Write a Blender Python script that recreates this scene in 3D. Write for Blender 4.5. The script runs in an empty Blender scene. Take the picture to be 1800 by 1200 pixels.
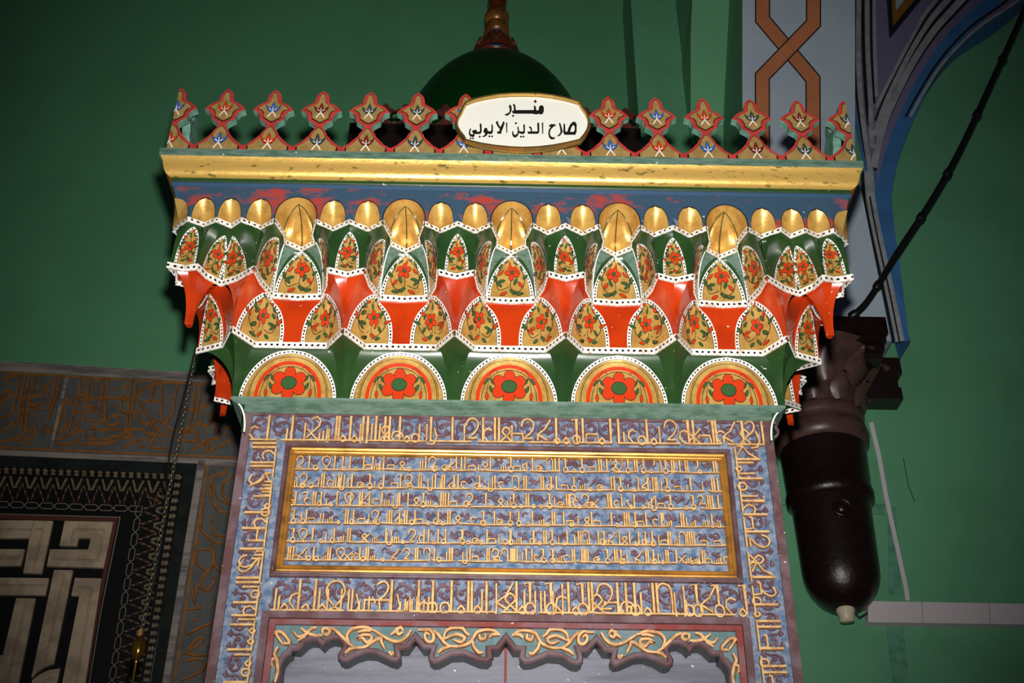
import bpy, math, random
from math import sin, cos, pi, sqrt, radians
from mathutils import Vector, Matrix
random.seed(7)
C = bpy.context.scene.collection
SC = bpy.context.scene

# ------------------------------------------------------------------ camera, light, exposure
FPX = 2100.0
CP = Vector((-.0256, -2.3926, 1.6)); YAW, PITCH, ROLL = .0132, .5728, .0100
_f = Vector((sin(YAW)*cos(PITCH), cos(YAW)*cos(PITCH), sin(PITCH)))
_r = Vector((cos(YAW), -sin(YAW), 0)); _u = _r.cross(_f)
RR = cos(ROLL)*_r + sin(ROLL)*_u; UU = -sin(ROLL)*_r + cos(ROLL)*_u; FF = _f
cd = bpy.data.cameras.new('camera'); cam = bpy.data.objects.new('camera', cd); C.objects.link(cam)
cam.matrix_world = Matrix(((RR.x, UU.x, -FF.x, CP.x), (RR.y, UU.y, -FF.y, CP.y), (RR.z, UU.z, -FF.z, CP.z), (0, 0, 0, 1)))
cd.sensor_width = 36; cd.lens = FPX*36/1800; cd.clip_start = .05
SC.camera = cam

w = bpy.data.worlds.new('room_air'); SC.world = w; w.use_nodes = True
w.node_tree.nodes['Background'].inputs[0].default_value = (.75, .82, 1, 1)
w.node_tree.nodes['Background'].inputs[1].default_value = .022
# the camera's flash, a little above the lens
fl = bpy.data.lights.new('flash', 'SPOT'); fo = bpy.data.objects.new('flash', fl); C.objects.link(fo)
fo.matrix_world = Matrix(((RR.x, UU.x, -FF.x, CP.x+.01), (RR.y, UU.y, -FF.y, CP.y-.02), (RR.z, UU.z, -FF.z, CP.z+.13), (0, 0, 0, 1)))
fl.energy = 560; fl.spot_size = radians(64); fl.spot_blend = 1.0; fl.shadow_soft_size = .022; fl.color = (1, .965, .92)
SC.view_settings.view_transform = 'Standard'; SC.view_settings.look = 'None'
SC.view_settings.exposure = 0.0; SC.view_settings.gamma = 1.0
try: SC.view_settings.use_curve_mapping = False
except Exception: pass
SC.cycles.max_bounces = 6

# ------------------------------------------------------------------ geometry of the view, to stand things at their real places
def ray(px, py): return RR*((px-900)/FPX) + UU*(-(py-600)/FPX) + FF
def at(px, py, Y):
    d = ray(px, py); return CP + d*((Y-CP.y)/d.y)
PHI = radians(3.0); WN = Vector((-sin(PHI), cos(PHI), 0)); WP = Vector((-1, 2.2, 0))
def wl(px, py, off=0.0):
    d = ray(px, py); return CP + d*((WN.dot(WP-CP)-off)/WN.dot(d))

# ------------------------------------------------------------------ materials
MAT = {}
def lin(c):
    return tuple(((v/255)/12.92 if v/255 <= .04045 else ((v/255+.055)/1.055)**2.4) for v in c)
def mat(name, col, rough=.5, metal=0.0, col2=None, scale=20, amt=.5, bump=.0, spec=.5, specks=0, stretch=None, edge=(.45, .6), coat=0.0):
    m = bpy.data.materials.new(name); m.use_nodes = True; nt = m.node_tree; N = nt.nodes; L = nt.links
    b = N['Principled BSDF']; b.inputs['Roughness'].default_value = rough; b.inputs['Metallic'].default_value = metal
    b.inputs['Specular IOR Level'].default_value = spec; b.inputs['Coat Weight'].default_value = coat; b.inputs['Coat Roughness'].default_value = .15
    c1 = lin(col)+(1,); out = None
    b.inputs['Base Color'].default_value = c1
    if col2 or bump or specks:
        tc = N.new('ShaderNodeTexCoord'); mp = N.new('ShaderNodeMapping'); L.new(tc.outputs['Object'], mp.inputs[0])
        if stretch: mp.inputs['Scale'].default_value = stretch
        nz = N.new('ShaderNodeTexNoise'); nz.inputs['Scale'].default_value = scale; nz.inputs['Detail'].default_value = 7; nz.inputs['Roughness'].default_value = .62
        L.new(mp.outputs[0], nz.inputs['Vector'])
        if col2:
            rp = N.new('ShaderNodeValToRGB'); rp.color_ramp.elements[0].position = edge[0]; rp.color_ramp.elements[1].position = edge[1]
            L.new(nz.outputs['Fac'], rp.inputs[0])
            mx = N.new('ShaderNodeMix'); mx.data_type = 'RGBA'; mx.inputs[6].default_value = c1; mx.inputs[7].default_value = lin(col2)+(1,)
            ml = N.new('ShaderNodeMath'); ml.operation = 'MULTIPLY'; ml.inputs[1].default_value = amt
            L.new(rp.outputs[0], ml.inputs[0]); L.new(ml.outputs[0], mx.inputs[0]); out = mx.outputs[2]
        if specks:
            n2 = N.new('ShaderNodeTexNoise'); n2.inputs['Scale'].default_value = 90; n2.inputs['Detail'].default_value = 2; L.new(tc.outputs['Object'], n2.inputs['Vector'])
            r2 = N.new('ShaderNodeValToRGB'); r2.color_ramp.elements[0].position = .755-.02*specks; r2.color_ramp.elements[1].position = .79-.02*specks; L.new(n2.outputs['Fac'], r2.inputs[0])
            m2 = N.new('ShaderNodeMix'); m2.data_type = 'RGBA'; m2.inputs[6].default_value = c1; m2.inputs[7].default_value = lin((205, 205, 195))+(1,)
            if out: L.new(out, m2.inputs[6])
            L.new(r2.outputs[0], m2.inputs[0]); out = m2.outputs[2]
        if out: L.new(out, b.inputs['Base Color'])
        if bump:
            bp = N.new('ShaderNodeBump'); bp.inputs['Strength'].default_value = bump; bp.inputs['Distance'].default_value = .004
            L.new(nz.outputs['Fac'], bp.inputs['Height']); L.new(bp.outputs[0], b.inputs['Normal'])
    MAT[name] = m; return m
mat('green_enamel', (38, 66, 30), .26, col2=(26, 52, 26), scale=14, amt=.6, bump=.05, specks=1, coat=.3)
mat('green_dull', (96, 120, 108), .33, col2=(60, 90, 72), scale=60, amt=.75, bump=.45, stretch=(.4, 1, 2), specks=1, coat=.2)
mat('red_enamel', (182, 54, 12), .24, col2=(156, 40, 10), scale=9, amt=.7, bump=.05, specks=1, coat=.4)
mat('gold_leaf', (214, 172, 92), .34, metal=.42, col2=(184, 138, 66), scale=34, amt=.8, bump=.35)
mat('gold_worn', (232, 188, 100), .30, metal=.55, col2=(104, 96, 44), scale=60, amt=.8, bump=.3, edge=(.585, .64), stretch=(.5, 1, 1.3))
mat('gold_frame', (196, 142, 66), .33, metal=.6, col2=(92, 56, 34), scale=24, amt=.8, bump=.25, edge=(.45, .7), stretch=(.5, 1, 1))
mat('relief_side', (112, 78, 56), .5, col2=(150, 112, 74), scale=50, amt=.8)  # darker brown flanks paint edge shading onto the raised gold strokes
mat('gold_relief', (222, 182, 122), .42, metal=.2, col2=(180, 134, 82), scale=60, amt=.7, bump=.2)
mat('gold_scroll', (212, 168, 116), .45, metal=.1, col2=(160, 104, 58), scale=40, amt=.7, bump=.2)
mat('blue_ground', (64, 90, 122), .38, col2=(140, 148, 162), scale=56, amt=.9, bump=.8, specks=1, edge=(.38, .66))  # noise paints shading and grey-white glints into the blue
mat('teal_ground', (78, 106, 108), .5, col2=(104, 120, 128), scale=30, amt=.7, bump=.3)
mat('brown_wood', (88, 60, 62), .42, col2=(112, 94, 100), scale=14, amt=.75, bump=.3, specks=1, stretch=(1, 1, 1))
mat('brown_vine', (92, 66, 74), .42, col2=(120, 98, 110), scale=30, amt=.6, bump=.3)
mat('red_brown', (120, 52, 46), .42, col2=(118, 92, 98), scale=10, amt=.8, bump=.2, specks=1)
mat('grey_wood', (112, 114, 126), .5, col2=(86, 86, 96), scale=9, amt=.8, bump=.25, specks=2, stretch=(.4, 1, 3))
mat('dark_edge', (44, 48, 46), .4)
mat('crest_gold', (156, 128, 76), .42, metal=.1, col2=(134, 104, 58), scale=40, amt=.7, bump=.15)
mat('crest_red', (176, 56, 52), .35, col2=(150, 44, 42), scale=30, amt=.7, bump=.1)
mat('crest_side', (104, 146, 128), .5, col2=(70, 110, 92), scale=40, amt=.8, bump=.3, specks=1)
mat('black_line', (22, 18, 16), .45)
mat('paint_white', (232, 226, 218), .35, col2=(196, 190, 180), scale=60, amt=.5)
mat('paint_red', (190, 52, 14), .35)
mat('paint_green', (50, 84, 44), .35)
mat('paint_dkred', (110, 32, 30), .4)
mat('paint_blue', (50, 92, 168), .4)
mat('paint_slate', (48, 66, 72), .4)
mat('frieze_blue', (48, 72, 92), .42, col2=(158, 56, 42), scale=17, amt=.9, bump=.25, edge=(.54, .64), stretch=(.55, 1, 1.3), specks=1)
mat('frieze_plain', (40, 70, 98), .42, bump=.1)
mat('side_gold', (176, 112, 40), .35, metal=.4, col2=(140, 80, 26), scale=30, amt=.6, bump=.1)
mat('wall_green', (90, 156, 112), .62, col2=(84, 146, 106), scale=1.6, amt=.6, bump=.04)
mat('wall_green2', (96, 162, 122), .62, col2=(88, 150, 110), scale=3, amt=.6)
mat('wall_scar', (92, 150, 122), .7, col2=(70, 128, 96), scale=22, amt=.8)
mat('pier_grey', (166, 182, 194), .7, col2=(156, 168, 186), scale=3, amt=.6)
mat('interlace_brown', (184, 112, 70), .7, col2=(164, 96, 58), scale=6, amt=.5)
mat('rib_grey', (160, 164, 168), .6, col2=(124, 126, 130), scale=12, amt=.6)
mat('rib_dark', (26, 28, 32), .6)
mat('arch_blue', (62, 116, 172), .6, col2=(52, 98, 150), scale=8, amt=.6)
mat('spandrel_purple', (120, 114, 152), .6, col2=(134, 120, 148), scale=6, amt=.6)
mat('ochre', (140, 96, 30), .6)
mat('arch_green', (44, 100, 54), .6, col2=(54, 92, 48), scale=3, amt=.5)
mat('marble_light', (150, 140, 132), .55, col2=(96, 92, 90), scale=12, amt=.9, bump=.2, stretch=(.3, 1, 3))
mat('marble_field', (92, 94, 92), .6, col2=(74, 78, 78), scale=8, amt=.7, bump=.15)
mat('gilt_letter', (150, 96, 40), .55, col2=(112, 68, 28), scale=25, amt=.7, bump=.2)
mat('black_marble', (34, 40, 36), .3, col2=(22, 24, 24), scale=9, amt=.7)
mat('inlay_cream', (200, 178, 150), .5, col2=(150, 132, 110), scale=10, amt=.7)
mat('inlay_line', (110, 84, 60), .6)
mat('mosaic_tan', (124, 108, 84), .55, col2=(84, 66, 50), scale=50, amt=.7)
mat('mosaic_red', (88, 44, 34), .55)
mat('mosaic_line', (128, 116, 100), .5)
mat('mosaic_black', (12, 14, 13), .4)
mat('column_brown', (84, 60, 54), .38, col2=(60, 42, 38), scale=12, amt=.7, bump=.3)
mat('column_black', (30, 12, 11), .32, col2=(18, 9, 9), scale=40, amt=.7, bump=.5)
mat('dark_trim', (30, 20, 18), .4)
mat('cable_black', (20, 20, 22), .35)
mat('trunking_white', (210, 200, 204), .5)
mat('cap_cream', (205, 196, 165), .4)
mat('dome_green', (4, 52, 14), .35, col2=(3, 42, 10), scale=4, amt=.5)
mat('kiosk_dark', (26, 16, 14), .45)
mat('kiosk_red', (96, 44, 36), .5, col2=(60, 30, 26), scale=30, amt=.7)
mat('finial_gold', (150, 100, 36), .35, metal=.4, col2=(90, 52, 26), scale=12, amt=.8)
mat('finial_copper', (190, 90, 50), .12, metal=.9)
mat('finial_blue', (26, 56, 96), .4)
mat('finial_red', (96, 36, 24), .4, col2=(50, 40, 34), scale=22, amt=.8)
mat('brass', (206, 156, 70), .12, metal=.95)
mat('steel', (120, 112, 96), .35, metal=.8)
mat('plaque_white', (236, 236, 226), .32, metal=.15)  # white base colour stands in for flash glare on brushed metal
mat('plaque_rim', (186, 150, 84), .16, metal=.85)
mat('carpet', (96, 40, 36), .9, col2=(80, 30, 28), scale=8, amt=.6)
mat('stone_floor', (120, 112, 100), .8)
# dotted white border: uv.x counts dots, uv.y runs across the band
def dotted(name, rx=.30, ry=.20, rows=((.5),)):
    m = bpy.data.materials.new(name); m.use_nodes = True; nt = m.node_tree; N = nt.nodes; L = nt.links; b = N['Principled BSDF']
    b.inputs['Roughness'].default_value = .35
    uv = N.new('ShaderNodeUVMap'); sp = N.new('ShaderNodeSeparateXYZ'); L.new(uv.outputs[0], sp.inputs[0])
    def M(op, a, c=None):
        n = N.new('ShaderNodeMath'); n.operation = op
        for i, v in enumerate((a, c)):
            if v is None: continue
            if isinstance(v, (int, float)): n.inputs[i].default_value = v
            else: L.new(v, n.inputs[i])
        return n.outputs[0]
    tc = N.new('ShaderNodeTexCoord'); nz = N.new('ShaderNodeTexNoise'); nz.inputs['Scale'].default_value = 160; L.new(tc.outputs['Object'], nz.inputs['Vector'])
    wob = M('MULTIPLY', M('SUBTRACT', nz.outputs['Fac'], .5), .55)
    fx = M('SUBTRACT', M('FRACT', sp.outputs[0]), .5); fy = M('SUBTRACT', sp.outputs[1], .5)
    fx = M('ADD', fx, wob)
    d = M('ADD', M('POWER', M('ABSOLUTE', M('DIVIDE', fx, rx)), 2), M('POWER', M('ABSOLUTE', M('DIVIDE', fy, ry)), 2))
    k = M('LESS_THAN', d, 1.0)
    n2 = N.new('ShaderNodeTexNoise'); n2.inputs['Scale'].default_value = 45; n2.inputs['Detail'].default_value = 6; L.new(tc.outputs['Object'], n2.inputs['Vector'])
    rp = N.new('ShaderNodeValToRGB'); rp.color_ramp.elements[0].position = .5; rp.color_ramp.elements[1].position = .75
    rp.color_ramp.elements[0].color = lin((236, 232, 224))+(1,); rp.color_ramp.elements[1].color = lin((188, 170, 150))+(1,); L.new(n2.outputs['Fac'], rp.inputs[0])
    mx = N.new('ShaderNodeMix'); mx.data_type = 'RGBA'; L.new(k, mx.inputs[0]); L.new(rp.outputs[0], mx.inputs[6]); mx.inputs[7].default_value = (.012, .01, .012, 1)
    L.new(mx.outputs[2], b.inputs['Base Color']); MAT[name] = m
dotted('dotted_white', .24, .2); dotted('dotted_leaf', .26, .27)

# ------------------------------------------------------------------ mesh helpers
class MB:
    """collects faces with materials and uvs; build() links them as one mesh object"""
    def __init__(s): s.v = []; s.f = []; s.m = []; s.uv = []; s.mats = []; s.smooth = []
    def mi(s, n):
        if n not in s.mats: s.mats.append(n)
        return s.mats.index(n)
    def face(s, pts, m, uv=None, smooth=False):
        b = len(s.v); s.v.extend([tuple(p) for p in pts]); s.f.append(tuple(range(b, b+len(pts)))); s.m.append(s.mi(m)); s.uv.append(uv or [(0, 0)]*len(pts)); s.smooth.append(smooth)
    def grid(s, rows, m, uvs=None, closed=False, smooth=True, flip=False):
        b = len(s.v); nr = len(rows); nc = len(rows[0]); k = s.mi(m)
        for r in rows: s.v.extend([tuple(p) for p in r])
        for i in range(nr-1):
            for j in range(nc if closed else nc-1):
                j2 = (j+1) % nc
                q = (b+i*nc+j, b+i*nc+j2, b+(i+1)*nc+j2, b+(i+1)*nc+j)
                if flip: q = q[::-1]
                s.f.append(q); s.m.append(k); s.smooth.append(smooth)
                if uvs:
                    u = [uvs[i][j], uvs[i][j2], uvs[i+1][j2], uvs[i+1][j]]
                    s.uv.append(u[::-1] if flip else u)
                else: s.uv.append([(0, 0)]*4)
    def box(s, a, b_, m):
        x0, y0, z0 = a; x1, y1, z1 = b_
        P = [(x0, y0, z0), (x1, y0, z0), (x1, y1, z0), (x0, y1, z0), (x0, y0, z1), (x1, y0, z1), (x1, y1, z1), (x0, y1, z1)]
        for q in ((0, 3, 2, 1), (4, 5, 6, 7), (0, 1, 5, 4), (1, 2, 6, 5), (2, 3, 7, 6), (3, 0, 4, 7)): s.face([P[i] for i in q], m)
    def prism(s, poly, d, m, mside=None, back=True):
        """polygon of 3D points pushed along vector d"""
        P = [Vector(p) for p in poly]; Q = [p+Vector(d) for p in P]
        s.face(P, m)
        if back: s.face(Q[::-1], mside or m)
        n = len(P)
        for i in range(n): s.face([P[i], Q[i], Q[(i+1) % n], P[(i+1) % n]], mside or m)
    def tube(s, pts, r, m, n=8, close=False):
        pts = [Vector(p) for p in pts]; rows = []; N = len(pts); prev = None
        for i, p in enumerate(pts):
            t = ((pts[(i+1) % N]-pts[i-1]) if close else (pts[min(i+1, N-1)]-pts[max(i-1, 0)])).normalized()
            a = prev if prev is not None else (Vector((0, 0, 1)) if abs(t.z) < .9 else Vector((1, 0, 0)))
            a = (a-t*a.dot(t)).normalized(); prev = a; b = t.cross(a); rr = r[i] if isinstance(r, (list, tuple)) else r
            rows.append([p+a*cos(2*pi*k/n)*rr+b*sin(2*pi*k/n)*rr for k in range(n)])
        if close: rows.append(rows[0])
        s.grid(rows, m, closed=True)
        if not close: s.face(rows[0][::-1], m); s.face(rows[-1], m)
    def build(s, name, parent=None, kind=None, label=None):
        me = bpy.data.meshes.new(name); me.from_pydata(s.v, [], s.f)
        for n in s.mats: me.materials.append(MAT[n])
        me.polygons.foreach_set('material_index', s.m); me.polygons.foreach_set('use_smooth', s.smooth)
        ul = me.uv_layers.new(name='uv'); flat = []
        for u in s.uv:
            for a in u: flat.extend(a)
        ul.data.foreach_set('uv', flat); me.update()
        o = bpy.data.objects.new(name, me); C.objects.link(o)
        if parent: o.parent = parent
        if kind: o['kind'] = kind
        if label: o['label'] = label
        return o
def empty(name, loc=(0, 0, 0), label=None, cat=None, group=None):
    o = bpy.data.objects.new(name, None); C.objects.link(o); o.location = loc; o.empty_display_size = .1
    if label: o['label'] = label
    if cat: o['category'] = cat
    if group: o['group'] = group
    return o
def tag(o, label, cat, group=None):
    o['label'] = label; o['category'] = cat
    if group: o['group'] = group
    return o
def sub(parent, ch):
    """parent ch under parent keeping world coordinates in the mesh (parent may sit away from the origin)"""
    ch.parent = parent; ch.matrix_parent_inverse = Matrix.Translation(-parent.location); return ch
def catmull(P, n=6, close=False):
    P = [Vector(p) for p in P]; out = []; N = len(P)
    if N < 3: return P
    rng = range(N if close else N-1)
    for i in rng:
        a = P[(i-1) % N] if close else P[max(i-1, 0)]; b = P[i]; c = P[(i+1) % N]; d = P[(i+2) % N] if close else P[min(i+2, N-1)]
        for k in range(n):
            t = k/n; out.append(.5*((2*b)+(c-a)*t+(2*a-5*b+4*c-d)*t*t+(3*b-a-3*c+d)*t**3))
    if not close: out.append(P[-1])
    return out

# ================================================================== THE SETTING
def struct(mb, name): 
    o = mb.build(name, kind='structure'); return o
m = MB(); m.box((-6, -5, -.1), (6, 4.5, 0), 'carpet'); struct(m, 'floor')
# left qibla wall (slightly turned), from far left to the pier
A = WP+Vector((cos(PHI), sin(PHI), 0))*(-5); 
XB = at(1098, 100, 2.35).x
B = WP+Vector((cos(PHI), sin(PHI), 0))*((XB+1)/cos(PHI)); 
m = MB(); m.prism([(A.x, A.y, 0), (B.x, B.y, 0), (B.x, B.y, 8.5), (A.x, A.y, 8.5)], (0, .3, 0), 'wall_green'); struct(m, 'wall_back')

# stepped pilasters right of the dome: front faces and their returns
def facepx(m, pts, Y, mm, depth=.25):
    P = [at(x, y, Y) for x, y in pts]; m.prism(P, (0, depth, 0), mm)
YR = 2.15      # plane of the right-hand wall
m = MB()
P = [at(1103, -60, 1.95), at(1250, -60, 1.95), at(1260, 300, 1.95), at(1130, 300, 1.95)]
for p in (P[0], P[3]): p.x = at(1116, 108, 1.95).x
m.prism([P[3], P[2], P[1], P[0]], (0, .5, 0), 'wall_green2'); m.build('trim_pilaster', kind='structure').name = 'trim_1'
# arched return (dark wedge) and the broad face in front of it
m = MB()
f2 = lambda px, py: at(px, py, 1.95-.37*(1-min(1, max(-.6, py)/255 if py > 0 else py/255)))
f2 = lambda px, py: at(px, py, min(1.95, 1.95-.37*(1-py/255)))
PY2 = [-160, -80, 0, 60, 120, 180, 255, 320]
lf_ = [f2(1217-(0 if y < 60 else 3), y) for y in PY2]; rt_ = [f2(1300, y) for y in PY2]
m.grid([lf_, rt_], 'wall_green', smooth=False); m.grid([[v+Vector((0, 2.3-v.y, 0)) for v in lf_], lf_], 'wall_green2', smooth=False)
m.build('trim_2', kind='structure')
# grey painted pier, leaning forward as it rises (springing of the cross arch)
def pier(px, py, off=0.0):
    t = max(-.3, min(1, py/560)); return at(px, py, 1.35+.5*t-off)
m = MB(); rows = []
for py in range(-160, 601, 40):
    rows.append([pier(1305+(0 if py < 250 else (py-250)*.12), py), pier(1503+max(0, py-280)*.2, py)])
m.grid([[r[0], r[1]] for r in rows], 'pier_grey')
m.grid([[r[0]+Vector((-.01, .45, 0)), r[0]] for r in rows], 'wall_green2')
m.grid([[r[1], r[1]+Vector((0, .45, 0))] for r in rows], 'pier_grey')
pg = m.build('pier', kind='structure'); pg.name = 'trim_3'
def ribbon_px(m, pts, wpx, mm, f, d=.004):
    """flat band of width wpx px following px polyline, on surface f(px,py,off)"""
    n = len(pts); L_, R_ = [], []
    for i, (x, y) in enumerate(pts):
        x0, y0 = pts[max(i-1, 0)]; x1, y1 = pts[min(i+1, n-1)]
        if 0 < i < n-1:
            ax, ay = x-x0, y-y0; bx, by = x1-x, y1-y; la = math.hypot(ax, ay); lb = math.hypot(bx, by)
            ax /= la; ay /= la; bx /= lb; by /= lb; nx, ny = -(ay+by), ax+bx; l = math.hypot(nx, ny) or 1; nx /= l; ny /= l
            k = 1/max(.4, nx*-ay+ny*ax)
        else:
            dx, dy = x1-x0, y1-y0; l = math.hypot(dx, dy); nx, ny = -dy/l, dx/l; k = 1
        h = wpx/2*k
        L_.append((x+nx*h, y+ny*h)); R_.append((x-nx*h, y-ny*h))
    top = [[f(*a, d) for a in L_], [f(*a, d) for a in R_]]; bot = [[f(*a, 0) for a in L_], [f(*a, 0) for a in R_]]
    m.grid(top, mm, smooth=False); m.grid([bot[0], top[0]], mm, smooth=False); m.grid([top[1], bot[1]], mm, smooth=False)
inter = [[(1340, -160), (1340, 32), (1429, 140), (1429, 300)], [(1430, -160), (1430, 44), (1340, 136), (1340, 300)]]
inter[0] = [(1340.5, -160), (1340.5, 34), (1429, 139), (1430, 310)]
inter[1] = [(1430, -160), (1430, 41), (1340, 134), (1340.5, 310)]
m = MB()
for k in (0, 1):
    ribbon_px(m, inter[k], 27, 'rib_dark', pier, .004+.006*k); ribbon_px(m, inter[k], 22, 'interlace_brown', pier, .006+.006*k)
o = m.build('painted_interlace'); sub(pg, o)

# right-hand wall: everything to the right of the pier, down to the floor
def rw(px, py, off=0.0): return at(px, py, YR-off)
m = MB(); X0 = .9
m.box((X0, YR, 0), (4.6, YR+.3, rw(1500, 430).z), 'wall_green2'); wr = m.build('wall_right', kind='structure')
# arch opening above: recessed darker green tympanum
m = MB(); m.box((X0, YR, rw(1500, 430).z), (4.6, YR+.32, 8.5), 'wall_green2'); m.build('wall_tympanum', kind='structure').name = 'wall_arch'
m = MB(); m.box((-6, -5, 8.5), (6, 4.5, 8.6), 'stone_floor'); struct(m, 'ceiling')
# arch mouldings, each a raised rib following the curve
outer = [(1498, -160), (1497, 0), (1495, 90), (1498, 170), (1507, 240), (1520, 300), (1528, 340)]
def smooth_px(P, n=6): return [(v.x, v.y) for v in catmull([(x, y, 0) for x, y in P], n)]
def arw(off0):
    return lambda px, py, off: at(px, py, 1.98-off0-off)
am = empty('arch_moulding', at(1560, 500, 1.98), 'painted nested rib mouldings of the blue-edged arch right of the pulpit', 'arch')
def armould(pts, wpx, mm, off0=0.0, d=.05, name='rib'):
    mb = MB(); ribbon_px(mb, smooth_px(pts), wpx, mm, arw(off0), d); sub(am, mb.build(name))
# backing spandrel fill
mb = MB(); pts = smooth_px([(1496, -160), (1496, 0), (1496, 120), (1502, 210), (1518, 290), (1526, 345), (1540, 430), (1562, 520), (1582, 600)])
ptr = smooth_px([(1960, -160), (1790, 0), (1690, 70), (1632, 150), (1592, 240), (1574, 300), (1568, 350), (1572, 440), (1580, 520), (1600, 600)])
mb.grid([[at(a[0], a[1], 1.98) for a in pts], [at(a[0], a[1], 1.98) for a in ptr]], 'spandrel_purple', smooth=False)
mb.grid([[at(a[0], a[1], 1.98) for a in ptr], [at(a[0], a[1], 1.98)+Vector((0, .165, 0)) for a in ptr]], 'arch_blue', smooth=False)
sub(am, mb.build('spandrel'))
# vertical set of ribs on the left side of the V
def vset(dx): return [(1498+dx, -160), (1497+dx, 0), (1496+dx, 90), (1500+dx*.95, 170), (1511+dx*.72, 240), (1523+dx*.45, 295), (1531+dx*.3, 330)]
armould([(x-1, y) for x, y in vset(0)], 5, 'arch_blue')
armould(vset(6), 4, 'rib_dark', 0, .03); armould(vset(13), 8, 'rib_grey', 0, .07)
armould([(1517, -160), (1517, 0), (1518, 90), (1523, 180), (1528, 222)], 6, 'rib_dark', 0, .03)
armould([(1524, -160), (1524, 0), (1525, 90), (1530, 170), (1531, 222), (1534, 260)], 8, 'rib_grey', 0, .065)
armould([(1531, -160), (1531, 0), (1532, 90), (1535, 150), (1537, 182)], 4, 'rib_dark', 0, .03)
armould([(1537, -160), (1537, 0), (1538, 90), (1540, 150), (1541, 170)], 6, 'rib_grey', 0, .06)
# arch-side ribs
def aset(t):   # t=0 inner (against spandrel) .. 1 outer edge
    P0 = [(1780, -160), (1642, 0), (1610, 50), (1578, 110), (1552, 160), (1540, 182)]
    P1 = [(1850, -160), (1706, 0), (1648, 62), (1602, 130), (1572, 190), (1552, 240), (1541, 290), (1535, 330)]
    n = 20
    def res(P):
        v = smooth_px(P, 8); return [v[int(i*(len(v)-1)/n)] for i in range(n+1)]
    a, b = res(P0), res(P1); return [(p[0]*(1-t)+q[0]*t, p[1]*(1-t)+q[1]*t) for p, q in zip(a, b)]
for t, wd, mm, d in ((.05, 6, 'rib_grey', .06), (.2, 4, 'rib_dark', .03), (.38, 9, 'rib_grey', .075), (.56, 5, 'rib_dark', .03), (.76, 12, 'rib_grey', .09), (.93, 5, 'rib_dark', .04)):
    armould(aset(t), wd, mm, 0, d)
# merged rib below the V
low = [(1527, 300), (1530, 345), (1540, 400), (1553, 460), (1568, 530), (1582, 600)]
armould(low, 16, 'rib_grey', 0, .08); armould([(x-11, y) for x, y in low], 6, 'rib_dark', 0, .04); armould([(x+11, y) for x, y in low], 6, 'arch_blue', 0, .05)
armould([(x-20, y) for x, y in low[1:]], 12, 'arch_blue', 0, .03)
armould([(x-1, y) for x, y in low[1:]], 3, 'rib_dark', 0, .083)
# blue band
blue = [(1880, -160), (1745, 0), (1682, 60), (1632, 130), (1596, 200), (1572, 260), (1559, 310), (1555, 355), (1563, 430), (1573, 500), (1585, 600)]
armould(blue, 26, 'arch_blue', 0, .03, 'blue_band')
armould([(1900, -110), (1800, -8), (1720, 48), (1660, 108), (1622, 165), (1600, 205)], 5, 'rib_grey', 0, .05)
armould([(1880, -110), (1780, -8), (1705, 48), (1650, 108), (1612, 168), (1592, 205)], 4, 'rib_dark', 0, .04)
# painted triangle in the spandrel
mb = MB()
mb.prism([at(1560, -8, 1.962), at(1624, -8, 1.962), at(1565, 64, 1.962)], (0, .018, 0), 'rib_dark')
mb.prism([at(1567, -8, 1.956), at(1614, -8, 1.956), at(1570, 45, 1.956)], (0, .02, 0), 'ochre')
mb.prism([at(1574, -8, 1.95), at(1596, -8, 1.95), at(1575, 18, 1.95)], (0, .02, 0), 'pier_grey')
sub(am, mb.build('painted_triangle'))
# plaster scars, crack and old patch on the right wall
m = MB()
for poly, mm in (([(1560, 890), (1575, 890), (1585, 1045), (1563, 1045)], 'wall_scar'), ([(1525, 885), (1556, 885), (1556, 905), (1528, 903)], 'wall_scar'), ([(1558, 1100), (1588, 1100), (1600, 1215), (1572, 1215)], 'wall_scar')):
    m.prism([rw(x, y, .003) for x, y in poly], (0, .004, 0), mm)
for seg in (([(1588, 805), (1596, 850), (1608, 882)], 1.2), ([(1375, 888), (1400, 884)], 1.2)):
    ribbon_px(m, seg[0], seg[1], 'rib_dark', rw, .003)
sub(wr, m.build('plaster_scar'))

# ---- trunking, conduit, cap
m = MB()
T = [rw(1526, 1056, .05), rw(1990, 1064, .05), rw(1990, 1100, .05), rw(1526, 1093, .05)]
m.prism(T[::-1], (0, .05, 0), 'trunking_white')
for px in (1620, 1738): m.prism([rw(px, 1056, .051), rw(px+1, 1056, .051), rw(px+3, 1096, .051), rw(px+2, 1096, .051)][::-1], (0, .003, 0), 'marble_light')
tag(m.build('cable_trunking'), 'long white plastic cable trunking running right along the green wall', 'trunking')
m = MB(); ribbon_px(m, [(1531, 742), (1545, 800), (1557, 868), (1568, 920), (1580, 975), (1592, 1030), (1596, 1055)], 7.5, 'trunking_white', rw, .02)
tag(m.build('conduit_strip'), 'thin pale conduit strip descending the green wall to the trunking', 'conduit')
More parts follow.
